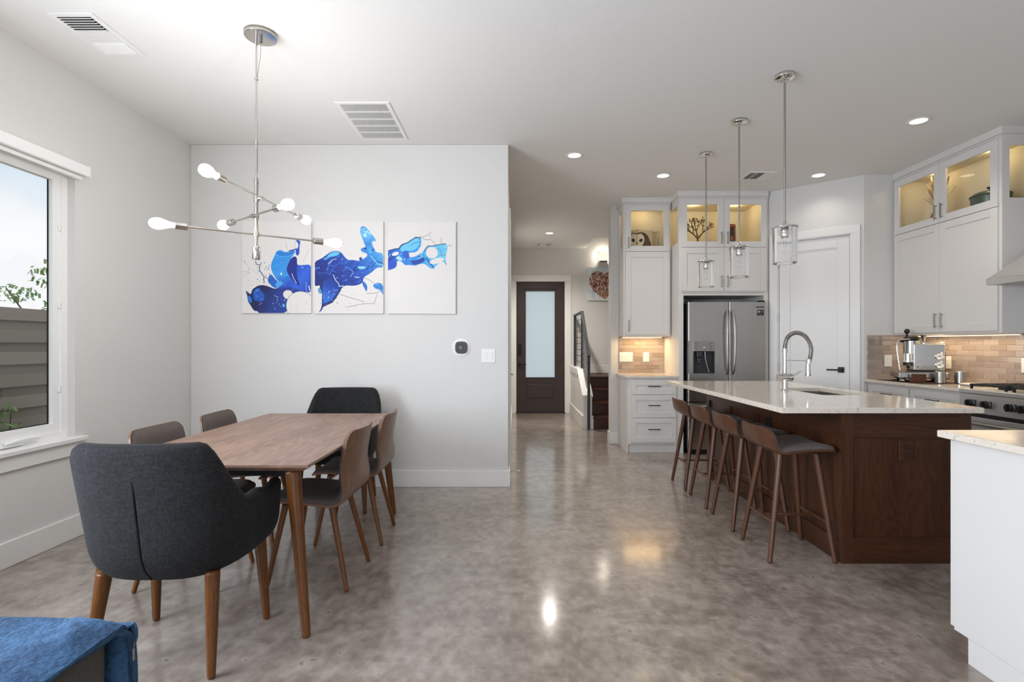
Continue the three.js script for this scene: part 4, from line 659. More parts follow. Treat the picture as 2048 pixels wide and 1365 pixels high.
function pendant(label, D) {
  const p = thing('pendant_lamp', label, 'pendant', [1.79, 0, -D], 0, 'pendants over the island');
  part(p, 'canopy', lathe([[0, CEIL], [0.062, CEIL], [0.062, CEIL - 0.018], [0.058, CEIL - 0.024], [0.012, CEIL - 0.026], [0.01, CEIL - 0.05], [0, CEIL - 0.05]], 32), M.chrome);
  part(p, 'rod', rod(V(0, CEIL - 0.04, 0), V(0, 2.07, 0), 0.0065, 0.0065), M.satin);
  part(p, 'cap', lathe([[0, 2.085], [0.011, 2.085], [0.012, 2.055], [0.02, 2.05], [0.076, 2.046], [0.082, 2.043], [0.082, 2.036], [0.076, 2.034], [0, 2.034]], 36), M.chrome);
  part(p, 'socket', lathe([[0, 2.034], [0.022, 2.034], [0.026, 2.02], [0.026, 1.985], [0.02, 1.97], [0, 1.97]]), M.chrome);
  part(p, 'bulb', lathe([[0.012, 1.972], [0.014, 1.955], [0.026, 1.925], [0.03, 1.905], [0.026, 1.885], [0.014, 1.874], [0, 1.872]], 24), M.thinGlass, { label: 'unlit clear bulb' });
  part(p, 'filament', tube([V(-0.006, 1.97, 0), V(-0.008, 1.92, 0), V(0, 1.9, 0.003), V(0.008, 1.92, 0), V(0.006, 1.97, 0)], 0.0012, 16, 5), M.satin);
  part(p, 'glass_shade', lathe([[0.0745, 2.033], [0.0745, 1.808], [0.0735, 1.803], [0.072, 1.808], [0.072, 2.033], [0.0745, 2.033]], 48), M.shadeGlass, { label: 'clear glass cylinder' });
  part(p, 'shade_rim', new THREE.TorusGeometry(0.0735, 0.0016, 6, 48).rotateX(Math.PI / 2).translate(0, 1.8, 0), M.shadeGlass);
  return p;
}
pendant('clear glass pendant nearest the camera over the island', 3.504); pendant('middle clear glass pendant over the island', 4.214); pendant('farthest clear glass pendant, in front of the refrigerator cabinet', 4.94);
function recessed(label, x, D, k = 1) {
  const r = thing('recessed_light', label, 'recessed light', [x, 0, -D], 0, 'recessed ceiling lights');
  part(r, 'trim', lathe([[0.058, CEIL - 0.001], [0.085, CEIL - 0.001], [0.085, CEIL - 0.005], [0.072, CEIL - 0.009], [0.06, CEIL - 0.007]], 36), M.plastic);
  part(r, 'lens', lathe([[0, CEIL - 0.006], [0.06, CEIL - 0.006], [0.06, CEIL - 0.0015], [0, CEIL - 0.0015]], 36), glow(0xfff4e4, 4));
  const l = new THREE.SpotLight(0xfff6ec, LIGHT.recessed * k, 0, 1.25, 0.7, 2); l.position.set(0, CEIL - 0.012, 0); l.target.position.set(0, 0, 0); l.shadow.radius = 3; r.add(l, l.target); return r;
}
recessed('recessed ceiling light near the corner of the triptych wall', 0.568, 4.98); recessed('recessed ceiling light in front of the owl cabinet', 1.569, 5.58, 0.7); recessed('recessed ceiling light in front of the pantry door', 3.197, 5.565, 0.25); recessed('recessed ceiling light in front of the dried grass cabinet', 3.216, 4.214); recessed('recessed ceiling light far down the hallway', 0.566, 8.446, 6.5);
{ // wall sconce on the stair wall
  const s = thing('wall_sconce', 'small square lit wall sconce above the heart picture', 'sconce', [xOf(1207.5, 9.7), yOf(513, 9.7), ZE]);
  part(s, 'back_plate', bx(-0.06, 0.06, -0.1, 0.1, 0, 0.015, 0.003), M.satin); part(s, 'shade', bx(-0.07, 0.07, -0.075, 0.095, 0.02, 0.11, 0.006, 2), glow(0xfff2dc, 1.1), { label: 'glowing white glass shade' }); part(s, 'bracket', [bx(-0.07, 0.07, -0.098, -0.08, 0.005, 0.115, 0.003), bx(-0.075, -0.068, -0.09, 0.095, 0.012, 0.02)], M.satin);
  const l = new THREE.PointLight(0xfff0dc, LIGHT.sconce, 0, 2); l.position.set(0, 0.02, 0.065); l.shadow.radius = 2; s.add(l);
}

// ================================================================ CEILING VENTS
function grille(name, label, x0, x1, D0, D1, o) {                                   // flat in the ceiling; y down
  const g = thing(name, label, 'vent', [0, CEIL, 0]), b = o.border, t = 0.008;
  part(g, 'frame', [bx(x0, x1, -t, 0, -D1, -D1 + b, 0.002), bx(x0, x1, -t, 0, -D0 - b, -D0, 0.002), bx(x0, x0 + b, -t, 0, -D1 + b, -D0 - b, 0.002), bx(x1 - b, x1, -t, 0, -D1 + b, -D0 - b, 0.002)], M.plastic);
  const q = 0.0205, a0 = x0 + q, a1 = x1 - q, c0 = -D1 + q, c1 = -D0 - q, T = 0.42, s = 0.003;   // sheet metal duct rising through the ceiling
  part(g, 'duct', [bx(a0, a0 + s, 0.001, T, c0, c1), bx(a1 - s, a1, 0.001, T, c0, c1), bx(a0 + s, a1 - s, 0.001, T, c0, c0 + s), bx(a0 + s, a1 - s, 0.001, T, c1 - s, c1), bx(a0, a1, T, T + s, c0, c1)], M.duct);
  return g;
}
{
  const g = grille('return_air_grille', 'large white return air grille in the ceiling above the triptych', -1.32, -0.917, 3.889, 4.592, { border: 0.028 }), x0 = -1.292, x1 = -0.945, a = 3.917, b = 4.564, n = 5, L = (b - a) / n;
  for (let k = 1; k < n; k++) part(g, 'cross_bar', bx(x0, x1, -0.008, -0.002, -(a + k * L) - 0.007, -(a + k * L) + 0.007), M.plastic);
  const q = []; for (let i = 0; i < 30; i++) { const x = x0 + (i + 0.5) * (x1 - x0) / 30; q.push(bx(-0.0032, 0.0032, -0.0035, 0.0035, -b, -a).rotateZ(0.35).translate(x, -0.004, 0)); } part(g, 'louver', q, M.plastic, { kind: 'stuff' });
}
{
  const g = grille('supply_register', 'white supply register in the ceiling near the window wall', -2.51, -2.265, 2.843, 3.256, { border: 0.03 });
  const z0 = -2.873, z1 = -3.226, n = 16; for (let k = 0; k < n; k++) { const z = z0 + (k + 0.5) * (z1 - z0) / n, tilt = k < 6 ? 0.75 : k < 11 ? 0 : -0.55; part(g, 'louver', bx(-2.48, -2.295, -0.0015, 0.0015, -0.0115, 0.0115).rotateX(tilt).translate(0, -0.007, z), M.plastic); }
}
{
  const g = grille('ceiling_vent', 'small white vent in the kitchen ceiling near the pantry', 2.42, 2.71, 5.45, 5.72, { border: 0.03 });
  for (let k = 0; k < 9; k++) { const x = 2.458 + k * 0.0268; part(g, 'louver', bx(-0.0125, 0.0125, -0.0012, 0.0012, -5.69, -5.48).rotateZ(k < 6 ? 0.75 : -0.55).translate(x, -0.006, 0), M.plastic); }
  part(g, 'divider', bx(2.51, 2.52, -0.008, 0, -5.69, -5.48), M.plastic);
}
{
  const g = grille('ceiling_vent', 'small white vent at the far end of the hallway ceiling', 0.37, 0.68, 9.32, 9.52, { border: 0.03 }); part(g, 'center_plate', bx(0.46, 0.58, -0.007, -0.001, -9.49, -9.35), M.plastic); for (const x of [0.41, 0.435, 0.605, 0.63]) part(g, 'louver', bx(x - 0.008, x + 0.008, -0.006, -0.002, -9.49, -9.35), M.plastic);
}

// ================================================================ PICTURES AND SMALL THINGS
function paint(W, H, draw) { const c = document.createElement('canvas'); c.width = W; c.height = H; draw(c.getContext('2d')); const t = new THREE.CanvasTexture(c); t.colorSpace = THREE.SRGBColorSpace; t.anisotropy = 8; return t; }
function smooth(x, pts) { const n = pts.length, m = (a, b) => [(a[0] + b[0]) / 2, (a[1] + b[1]) / 2]; x.beginPath(); const s = m(pts[n - 1], pts[0]); x.moveTo(...s); for (let i = 0; i < n; i++) { const q = m(pts[i], pts[(i + 1) % n]); x.quadraticCurveTo(pts[i][0], pts[i][1], q[0], q[1]); } x.closePath(); }
function blob(x, pts, fill, stroke, lw = 3) { smooth(x, pts); x.fillStyle = fill; x.fill(); if (stroke) { x.strokeStyle = stroke; x.lineWidth = lw; x.stroke(); } }
function line(x, pts, col, lw) { x.beginPath(); x.moveTo(...pts[0]); for (let i = 1; i < pts.length; i++) x.lineTo(...pts[i]); x.strokeStyle = col; x.lineWidth = lw; x.lineJoin = 'round'; x.stroke(); }
const grad = (x, a, b, cols) => { const g = x.createLinearGradient(...a, ...b); cols.forEach((c, i) => g.addColorStop(i / (cols.length - 1), c)); return g; };
function specks(x, n, x0, y0, x1, y1, col, rmax) { for (let i = 0; i < n; i++) { x.beginPath(); x.arc(rr(x0, x1), rr(y0, y1), rr(0.6, rmax), 0, 7); x.fillStyle = col; x.fill(); } }
function veins(x, pts, n, cols, lmax, lw) { x.save(); smooth(x, pts); x.clip(); const xs = pts.map((p) => p[0]), ys = pts.map((p) => p[1]), bx0 = Math.min(...xs), bx1 = Math.max(...xs), by0 = Math.min(...ys), by1 = Math.max(...ys); for (let i = 0; i < n; i++) { const a = rr(bx0, bx1), b = rr(by0, by1), th = rr(-1.2, 0.6), L = rr(lmax * 0.2, lmax), k = rr(-0.4, 0.4); x.beginPath(); x.moveTo(a, b); x.quadraticCurveTo(a + L * 0.5 * Math.cos(th + k), b + L * 0.5 * Math.sin(th + k), a + L * Math.cos(th), b + L * Math.sin(th)); x.strokeStyle = cols[Math.floor(rnd() * cols.length)]; x.lineWidth = rr(lw * 0.3, lw); x.lineCap = 'round'; x.stroke(); } x.restore(); }
const PAPER = '#e3e0dd';
seedState = 77;
const art1 = paint(900, 1192, (x) => {
  x.fillStyle = PAPER; x.fillRect(0, 0, 900, 1192); x.translate(-90, -85);
  specks(x, 60, 100, 500, 430, 950, '#39506f', 4); specks(x, 25, 680, 1020, 960, 1250, '#26344f', 4);
  for (const l of [[[655, 345], [670, 390], [680, 440], [675, 470]], [[785, 330], [775, 420]], [[965, 445], [930, 520], [915, 560], [885, 610]], [[105, 580], [150, 640], [190, 690], [170, 760]], [[95, 740], [150, 735], [200, 760]]]) line(x, l, '#6a7486', 2.5);
  const low = [[135, 990], [165, 995], [205, 1045], [225, 960], [300, 918], [370, 910], [450, 935], [520, 965], [600, 930], [660, 895], [730, 870], [780, 880], [850, 930], [920, 1000], [985, 1005], [960, 1010], [860, 993], [790, 1005], [735, 1030], [680, 1110], [664, 1160], [690, 1290], [310, 1290], [300, 1252], [245, 1250], [205, 1180], [165, 1120], [160, 1050]];
  blob(x, low, grad(x, [150, 950], [700, 1200], ['#1c2a63', '#171f55', '#1f3a8c', '#1c3f98']));
  const right = [[800, 650], [870, 655], [985, 640], [1000, 720], [1000, 1010], [930, 1005], [870, 990], [800, 960], [700, 930], [600, 960], [560, 930], [650, 890], [740, 850], [690, 770], [668, 700], [690, 640], [715, 570], [800, 535]];
  blob(x, right, grad(x, [650, 700], [985, 900], ['#1d3a98', '#2551c4', '#2f63d6', '#2348b4'])); veins(x, right, 10, ['#4d84e6', '#1a2f86'], 120, 5);
  blob(x, [[690, 650], [740, 545], [805, 535], [810, 640], [800, 800], [860, 940], [790, 890], [700, 790], [666, 715]], '#1b2c86');
  const cup = [[540, 470], [600, 450], [640, 482], [710, 480], [770, 450], [785, 490], [730, 560], [690, 640], [667, 700], [690, 770], [740, 850], [700, 888], [590, 878], [540, 840], [480, 745], [462, 650], [500, 560], [525, 510]];
  blob(x, cup, grad(x, [520, 470], [680, 880], ['#3aa0ea', '#2f8fe2', '#3b98e8', '#1c5fc4'])); veins(x, cup, 14, ['#57b4f2', '#2377d0'], 140, 7);
  blob(x, [[530, 500], [600, 540], [720, 530], [780, 490], [770, 455], [700, 490], [620, 485], [550, 465]], '#2b7fd6'); line(x, [[535, 520], [600, 545], [710, 535], [770, 500]], '#74c4f6', 4);
  blob(x, [[820, 325], [855, 340], [836, 420], [842, 510], [800, 540], [782, 450], [825, 425], [828, 370], [785, 330]], '#2450bd'); line(x, [[700, 470], [760, 455], [800, 440]], '#1d3a98', 14);
  blob(x, [[440, 790], [470, 768], [520, 830], [560, 870], [640, 870], [660, 890], [600, 930], [540, 950], [500, 945], [455, 900], [425, 870]], '#1f63c4'); blob(x, [[520, 900], [570, 850], [640, 880], [600, 925], [540, 945]], '#49a3e6');
  blob(x, [[235, 990], [290, 950], [350, 990], [385, 1050], [380, 1120], [310, 1130], [240, 1110]], '#1e57b8'); blob(x, [[250, 975], [300, 948], [335, 975], [280, 1000]], '#2f72d0'); blob(x, [[165, 1050], [205, 1060], [225, 1130], [200, 1150], [165, 1100]], '#2c76d4'); veins(x, [[235, 990], [290, 950], [350, 990], [385, 1050], [380, 1120], [310, 1130], [240, 1110]], 14, ['#5aa2e8', '#14307e'], 60, 6);
  line(x, [[265, 600], [280, 640], [320, 655], [345, 620]], '#1d3060', 8); line(x, [[318, 650], [322, 720], [350, 770], [375, 800], [378, 890]], '#1d3060', 9); line(x, [[290, 720], [330, 740], [360, 760]], '#2a6fc0', 6); line(x, [[375, 800], [430, 830], [455, 860]], '#1d3060', 7); specks(x, 30, 270, 600, 460, 880, '#24549c', 7);
  veins(x, low, 30, ['#3a6cd0', '#0f1848', '#e8f0fa'], 60, 4); specks(x, 18, 480, 1050, 660, 1240, '#dfeaf8', 6); blob(x, [[610, 1160], [640, 1150], [655, 1190], [630, 1205]], '#58aee8');
  x.fillStyle = PAPER; x.strokeStyle = '#1a2240'; x.lineWidth = 4; x.beginPath(); x.ellipse(690, 1037, 66, 60, 0.3, 0, 7); x.fill(); x.stroke(); x.beginPath(); x.ellipse(852, 1180, 186, 186, 0, 0, 7); x.fill(); x.stroke(); specks(x, 12, 700, 1060, 960, 1250, '#3a4252', 4);
  line(x, [[740, 760], [760, 820], [800, 890]], '#cfe2f8', 7); line(x, [[930, 870], [925, 960], [940, 1000]], '#8fbcf2', 6); line(x, [[960, 920], [975, 985]], '#f2f6fb', 10); blob(x, [[590, 760], [610, 745], [612, 780], [596, 790]], '#e8f2fb'); line(x, [[865, 680], [890, 690]], '#cfe2f8', 7);
});
const art2 = paint(900, 1192, (x) => {
  x.fillStyle = PAPER; x.fillRect(0, 0, 900, 1192); x.translate(-58, -90);
  specks(x, 26, 400, 280, 650, 560, '#4b5a72', 4); specks(x, 26, 80, 1000, 600, 1270, '#2c3850', 5);
  for (const l of [[[380, 1030], [500, 1070], [620, 1105], [710, 1132]], [[470, 1200], [560, 1185], [700, 1155], [840, 1155], [880, 1030]], [[735, 1020], [830, 1025], [950, 985]], [[700, 815], [780, 850], [830, 885]]]) line(x, l, '#2c3348', 4);
  const main = [[40, 615], [130, 575], [200, 530], [265, 480], [350, 468], [410, 490], [450, 550], [500, 592], [560, 585], [640, 602], [700, 575], [755, 530], [740, 500], [700, 490], [655, 455], [690, 425], [735, 420], [705, 370], [690, 320], [660, 250], [652, 180], [685, 140], [740, 165], [795, 240], [850, 300], [870, 355], [830, 335], [805, 370], [840, 440], [870, 495], [960, 488], [965, 695], [880, 680], [830, 730], [760, 780], [700, 810], [690, 880], [640, 910], [560, 925], [450, 915], [400, 970], [345, 1060], [290, 1135], [200, 1165], [165, 1200], [150, 1245], [105, 1275], [150, 1200], [150, 1100], [155, 1000], [120, 950], [125, 910], [40, 940]];
  blob(x, main, grad(x, [60, 850], [800, 250], ['#172a78', '#1b318c', '#20409e', '#2a5cc0', '#3a8ad8', '#5cb4ea']));
  veins(x, main, 150, ['#2f62cc', '#3f7fe0', '#152468', '#1a2f86', '#27509f'], 160, 16); veins(x, main, 90, ['#4a94e6', '#16236a', '#1d3fa4'], 90, 8); veins(x, main, 46, ['#9fd2f4', '#e4f1fb', '#6fc2ee'], 70, 5);
  blob(x, [[200, 560], [260, 490], [350, 475], [400, 500], [330, 540], [260, 545], [210, 580]], '#5fc0e8'); blob(x, [[160, 580], [220, 540], [260, 550], [200, 590]], '#4aa6dd');
  const flame = [[660, 230], [655, 180], [685, 145], [740, 170], [790, 235], [845, 300], [850, 340], [800, 320], [790, 380], [820, 470], [780, 520], [740, 430], [705, 360], [690, 310]];
  blob(x, flame, grad(x, [680, 150], [800, 500], ['#49a2e6', '#6cc4f0', '#3a86d6', '#58b8ec'])); veins(x, flame, 26, ['#8ad6f6', '#2a66c0', '#d4eefb'], 90, 9); blob(x, [[690, 260], [720, 235], [745, 270], [725, 300]], '#bfe6f4'); blob(x, [[660, 440], [700, 430], [725, 460], [700, 490], [668, 475]], '#3a8ad8');
  blob(x, [[160, 900], [210, 840], [300, 800], [380, 900], [370, 1000], [280, 1110], [180, 1160], [158, 1080]], grad(x, [180, 1150], [330, 850], ['#2f74d4', '#2f6acb', '#1d46aa', '#1a3690'])); veins(x, [[160, 900], [210, 840], [300, 800], [380, 900], [370, 1000], [280, 1110], [180, 1160], [158, 1080]], 16, ['#4fa0ea', '#d6e8f8', '#1a3a9c'], 80, 5);
  blob(x, [[610, 670], [700, 668], [745, 680], [690, 710], [640, 705]], '#86d2f0'); line(x, [[585, 810], [645, 812]], '#f0f6fb', 9); line(x, [[790, 530], [850, 600], [890, 640], [950, 650]], '#7ccaf0', 12); line(x, [[300, 780], [330, 850], [370, 890], [380, 930], [440, 925]], '#d8eaf8', 8); line(x, [[345, 570], [280, 590], [230, 640]], '#cfe4f6', 7); line(x, [[150, 1200], [290, 1135], [345, 1060], [400, 970]], '#131d52', 12);
  blob(x, [[690, 850], [755, 920], [740, 1010], [715, 960], [680, 900]], '#2f70cc'); blob(x, [[830, 900], [890, 880], [960, 900], [962, 1060], [930, 985], [860, 960], [828, 940]], '#3a86d4'); veins(x, [[830, 900], [890, 880], [960, 900], [962, 1060], [930, 985], [860, 960], [828, 940]], 14, ['#1c3a94', '#8fd0f2'], 50, 8);
  blob(x, [[100, 960], [130, 950], [155, 1000], [130, 1030], [105, 1000]], '#4f9ed8', '#1a2240', 5); blob(x, [[640, 560], [660, 545], [690, 570], [670, 600], [645, 590]], '#2448a4');
});
const art3 = paint(900, 1192, (x) => {
  x.fillStyle = PAPER; x.fillRect(0, 0, 900, 1192); x.translate(-62, -92);
  const body = [[40, 475], [150, 440], [210, 435], [240, 390], [320, 360], [430, 290], [490, 290], [505, 330], [498, 420], [440, 490], [340, 492], [350, 560], [440, 540], [540, 470], [590, 400], [700, 402], [760, 380], [830, 372], [855, 405], [845, 480], [820, 560], [850, 680], [800, 590], [700, 660], [670, 712], [610, 690], [550, 632], [480, 640], [420, 665], [340, 650], [290, 660], [240, 602], [180, 600], [180, 680], [110, 715], [40, 722]];
  blob(x, body, grad(x, [60, 600], [850, 420], ['#2a50bc', '#2f7fd8', '#3a9ae2', '#5cb8e8', '#79cdea'])); veins(x, body, 60, ['#2f6fd0', '#8fdcf0', '#2b58b8', '#6cc8ec'], 110, 12);
  veins(x, body, 30, ['#24348c', '#b4e8f4'], 80, 6);
  blob(x, [[250, 400], [330, 365], [430, 300], [485, 310], [480, 400], [400, 470], [330, 470], [240, 470], [220, 440]], '#6cc6ea'); line(x, [[360, 405], [400, 370], [440, 360], [485, 350]], '#24468c', 5); line(x, [[60, 470], [150, 445], [205, 440], [240, 392], [320, 362], [430, 292], [495, 300]], '#23305e', 11); line(x, [[540, 470], [590, 402], [650, 405], [760, 382], [835, 375]], '#23305e', 8);
  blob(x, [[240, 500], [310, 450], [345, 520], [340, 590], [280, 560]], '#2f62c8'); blob(x, [[350, 590], [430, 600], [540, 540], [560, 600], [480, 635], [400, 660]], '#2a48a8'); blob(x, [[60, 560], [110, 560], [180, 610], [175, 670], [100, 700], [60, 700]], '#2c55c4'); line(x, [[570, 560], [620, 630], [670, 680]], '#23408c', 14); line(x, [[205, 500], [150, 540], [120, 560], [60, 600]], '#2a2456', 12);
  x.fillStyle = PAPER; for (const [a, b, c, d, r] of [[645, 492, 80, 74, 0.3], [712, 598, 98, 36, -0.25], [160, 508, 48, 24, -0.3], [392, 506, 54, 16, 0.05], [505, 450, 50, 30, -0.8]]) { x.beginPath(); x.ellipse(a, b, c, d, r, 0, 7); x.fill(); }
  blob(x, [[160, 560], [200, 530], [250, 560], [260, 600], [200, 595]], '#a8dde8');
  for (const l of [[[505, 300], [560, 325], [615, 320], [640, 330], [700, 395]], [[505, 295], [560, 275], [605, 255], [632, 225]], [[770, 300], [768, 370]], [[740, 430], [780, 500], [760, 530], [830, 520]], [[490, 295], [490, 262]], [[850, 400], [870, 405]]]) line(x, l, '#2c3450', 4); line(x, [[605, 255], [635, 300]], '#7fb4e0', 4); specks(x, 5, 870, 390, 905, 415, '#30384e', 5);
});
function canvasArt(label, px0, px1, py0, py1, map, turn) {
  const D = 4.70, w = (px1 - px0) * D / 1060, h = (py1 - py0) * D / 1060, p = thing('wall_canvas', label, 'painting', [xOf((px0 + px1) / 2, D), yOf((py0 + py1) / 2, D), ZB + 0.001]); p.rotation.z = turn;
  part(p, 'stretcher_frame', bx(-w / 2, w / 2, -h / 2, h / 2, 0, 0.019, 0.002), mat(0xeae7e4, 0.8)); part(p, 'print', new THREE.PlaneGeometry(w - 0.004, h - 0.004).translate(0, 0, 0.0194), new THREE.MeshStandardMaterial({ map, roughness: 0.7 }), { label: 'printed blue splash on white' });
}
canvasArt('canvas with a cup shaped blue splash, nearest the window', 483.5, 622.5, 443, 627, art1, 0); canvasArt('middle canvas of the blue splash triptych', 629.3, 766.8, 443.3, 627.8, art2, 0); canvasArt('mostly white canvas with pale blue splash, nearest the hallway', 775.5, 911.8, 443.6, 628.2, art3, -0.003);
{ // heart picture by the stairs
  seedState = 31; const map = paint(512, 512, (x) => {
    x.fillStyle = grad(x, [0, 0], [0, 512], ['#cfdde6', '#d8e2e8', '#dfe6e8']); x.fillRect(0, 0, 512, 512); for (let i = 0; i < 60; i++) line(x, [[rr(0, 512), rr(0, 512)], [rr(0, 512), rr(0, 512)]].map((p, k, a) => [a[0][0], p[1]]), ['rgba(150,190,215,0.35)', 'rgba(235,240,242,0.4)'][i % 2], rr(6, 22));
    const cols = ['#2a1a20', '#7a2a22', '#c4553a', '#e2a878', '#d9c9b4', '#3a3f58', '#8c5a3a', '#b6746a', '#efe3d2', '#53352c']; const inH = (a, b) => { const X = (a - 256) / 205, Y = (262 - b) / 190 + 0.22; const q = X * X + Y * Y - 1; return q * q * q - X * X * Y * Y * Y < 0; };
    for (let i = 0; i < 3600; i++) { const a = rr(20, 492), b = rr(60, 480); if (!inH(a, b)) continue; x.save(); x.translate(a, b); x.rotate(rr(-0.4, 0.4)); x.fillStyle = cols[Math.floor(rnd() * cols.length)]; x.fillRect(-rr(3, 7), -rr(5, 11), rr(6, 13), rr(10, 22)); x.restore(); }
  });
  const D = 9.75, w = 0.615, p = thing('wall_canvas', 'square canvas with a mosaic heart beside the stairs', 'painting', [xOf(1175.8, D) + w / 2, yOf(568, D), ZE + 0.001]);
  part(p, 'stretcher_frame', bx(-w / 2, w / 2, -w / 2, w / 2, 0, 0.035, 0.003), mat(0xdfe3e4, 0.8)); part(p, 'print', new THREE.PlaneGeometry(w - 0.004, w - 0.004).translate(0, 0, 0.0355), new THREE.MeshStandardMaterial({ map, roughness: 0.7 }), { label: 'mosaic heart print on pale blue' });
}
{ // thermostat
  const t = thing('thermostat', 'round white thermostat with a black screen on the wall', 'thermostat', [xOf(922.5, 4.71), yOf(695.5, 4.71), ZB]);
  const sq = (r, k, d) => { const s = new THREE.Shape(); for (let i = 0; i <= 64; i++) { const a = i / 64 * 6.2832, c = Math.cos(a), q = Math.sin(a), m = Math.pow(Math.pow(Math.abs(c), k) + Math.pow(Math.abs(q), k), -1 / k); i ? s.lineTo(c * r * m, q * r * m) : s.moveTo(c * r * m, q * r * m); } return new THREE.ExtrudeGeometry(s, { depth: d, bevelEnabled: true, bevelSize: 0.003, bevelThickness: 0.003, bevelSegments: 3 }); };
  part(t, 'wall_plate', sq(0.074, 2.4, 0.004), M.plastic); part(t, 'body', sq(0.05, 3.4, 0.02).translate(0, 0, 0.006), mat(0x0b0b0c, 0.15));
  const map = paint(256, 256, (x) => { x.fillStyle = '#242527'; x.fillRect(0, 0, 256, 256); x.fillStyle = '#e8e8e8'; x.font = '78px sans-serif'; x.fillText('73', 84, 160); x.fillStyle = '#8e8e8e'; x.fillRect(110, 195, 50, 8); x.fillRect(124, 66, 6, 22); x.fillRect(116, 74, 22, 6); x.beginPath(); x.arc(36, 176, 6, 0, 7); x.fill(); x.beginPath(); x.arc(40, 214, 5, 0, 7); x.fill(); });
  part(t, 'screen', new THREE.PlaneGeometry(0.064, 0.07).translate(-0.006, 0, 0.0295), new THREE.MeshStandardMaterial({ map, roughness: 0.3, emissive: 0xffffff, emissiveMap: map, emissiveIntensity: 0.12 }), { label: 'dark screen reading 73' });
}

// ---- staircase, knee wall and railing
{
  const s = thing('staircase', 'dark wood stairs rising beside the hallway', 'stairs', [0, 0, 0], 0, undefined, 'structure'), z = [-7.95, -8.23, -8.51, -8.79];
  z.forEach((zz, k) => { part(s, 'riser', bx(1.18, 3.2, k * 0.185, (k + 1) * 0.185 - 0.028, zz - 0.02, zz), M.tread, { grain: 'x' }); part(s, 'tread', bx(1.18, 3.2, (k + 1) * 0.185 - 0.028, (k + 1) * 0.185, k < 3 ? z[k + 1] : ZE, zz + 0.025, 0.006), k < 3 ? M.tread : M.tread, { grain: 'x' }); });
  const kw = thing('wall_stair_knee', 'white knee wall with a sloped cap beside the stairs', 'half wall', [0, 0, 0], 0, undefined, 'structure');
  const g = slabShape([[7.95, 0], [9.79, 0], [9.79, 0.85], [8.62, 0.85], [7.95, 0.48]], 0.13).rotateY(Math.PI / 2).translate(1.17, 0, 0); part(kw, 'wall_core', g, M.trim);
  const cap = slabShape([[7.94, 0.478], [8.625, 0.85], [9.79, 0.85], [9.79, 0.876], [8.61, 0.876], [7.94, 0.506]], 0.16).rotateY(Math.PI / 2).translate(1.185, 0, 0); part(kw, 'cap', cap, M.trim);
  part(kw, 'baseboard', [bx(1.024, 1.04, 0, 0.2, ZE, -7.935, 0.003), bx(1.024, 1.19, 0, 0.2, -7.95, -7.93, 0.003)], M.trim); part(kw, 'cap_molding', bx(1.026, 1.04, 0.78, 0.85, ZE, -8.62), M.trim);
  const r = thing('stair_railing', 'dark metal railing with horizontal bars beside the stairs', 'railing', [1.115, 0, 0]), sq = (a, b, w, h) => { const d = b.clone().sub(a), L = d.length(), q = new THREE.BoxGeometry(w, h, L); q.applyQuaternion(new THREE.Quaternion().setFromUnitVectors(V(0, 0, 1), d.normalize())); const c = a.clone().add(b).multiplyScalar(0.5); return q.translate(c.x, c.y, c.z); };
  part(r, 'newel_post', bx(-0.019, 0.019, 0, 1.09, -7.925, -7.885), M.iron); part(r, 'post', bx(-0.019, 0.019, 0.876, 1.79, -8.69, -8.65), M.iron); part(r, 'post', bx(-0.019, 0.019, 0.876, 1.79, -9.74, -9.7), M.iron);
  part(r, 'handrail', [sq(V(0, 1.80, -9.75), V(0, 1.80, -8.64), 0.045, 0.03), sq(V(0, 1.80, -8.66), V(0, 1.09, -7.88), 0.045, 0.035)], M.iron);
  for (let k = 1; k <= 8; k++) { const y = 0.876 + k * 0.102; part(r, 'bar', rod(V(0, y, -9.72), V(0, y, -8.67), 0.005, 0.005, 8), M.iron); part(r, 'bar', rod(V(0, y - 0.01, -8.67), V(0, 0.38 + k * 0.078, -7.905), 0.006, 0.006, 8), M.iron); }
}

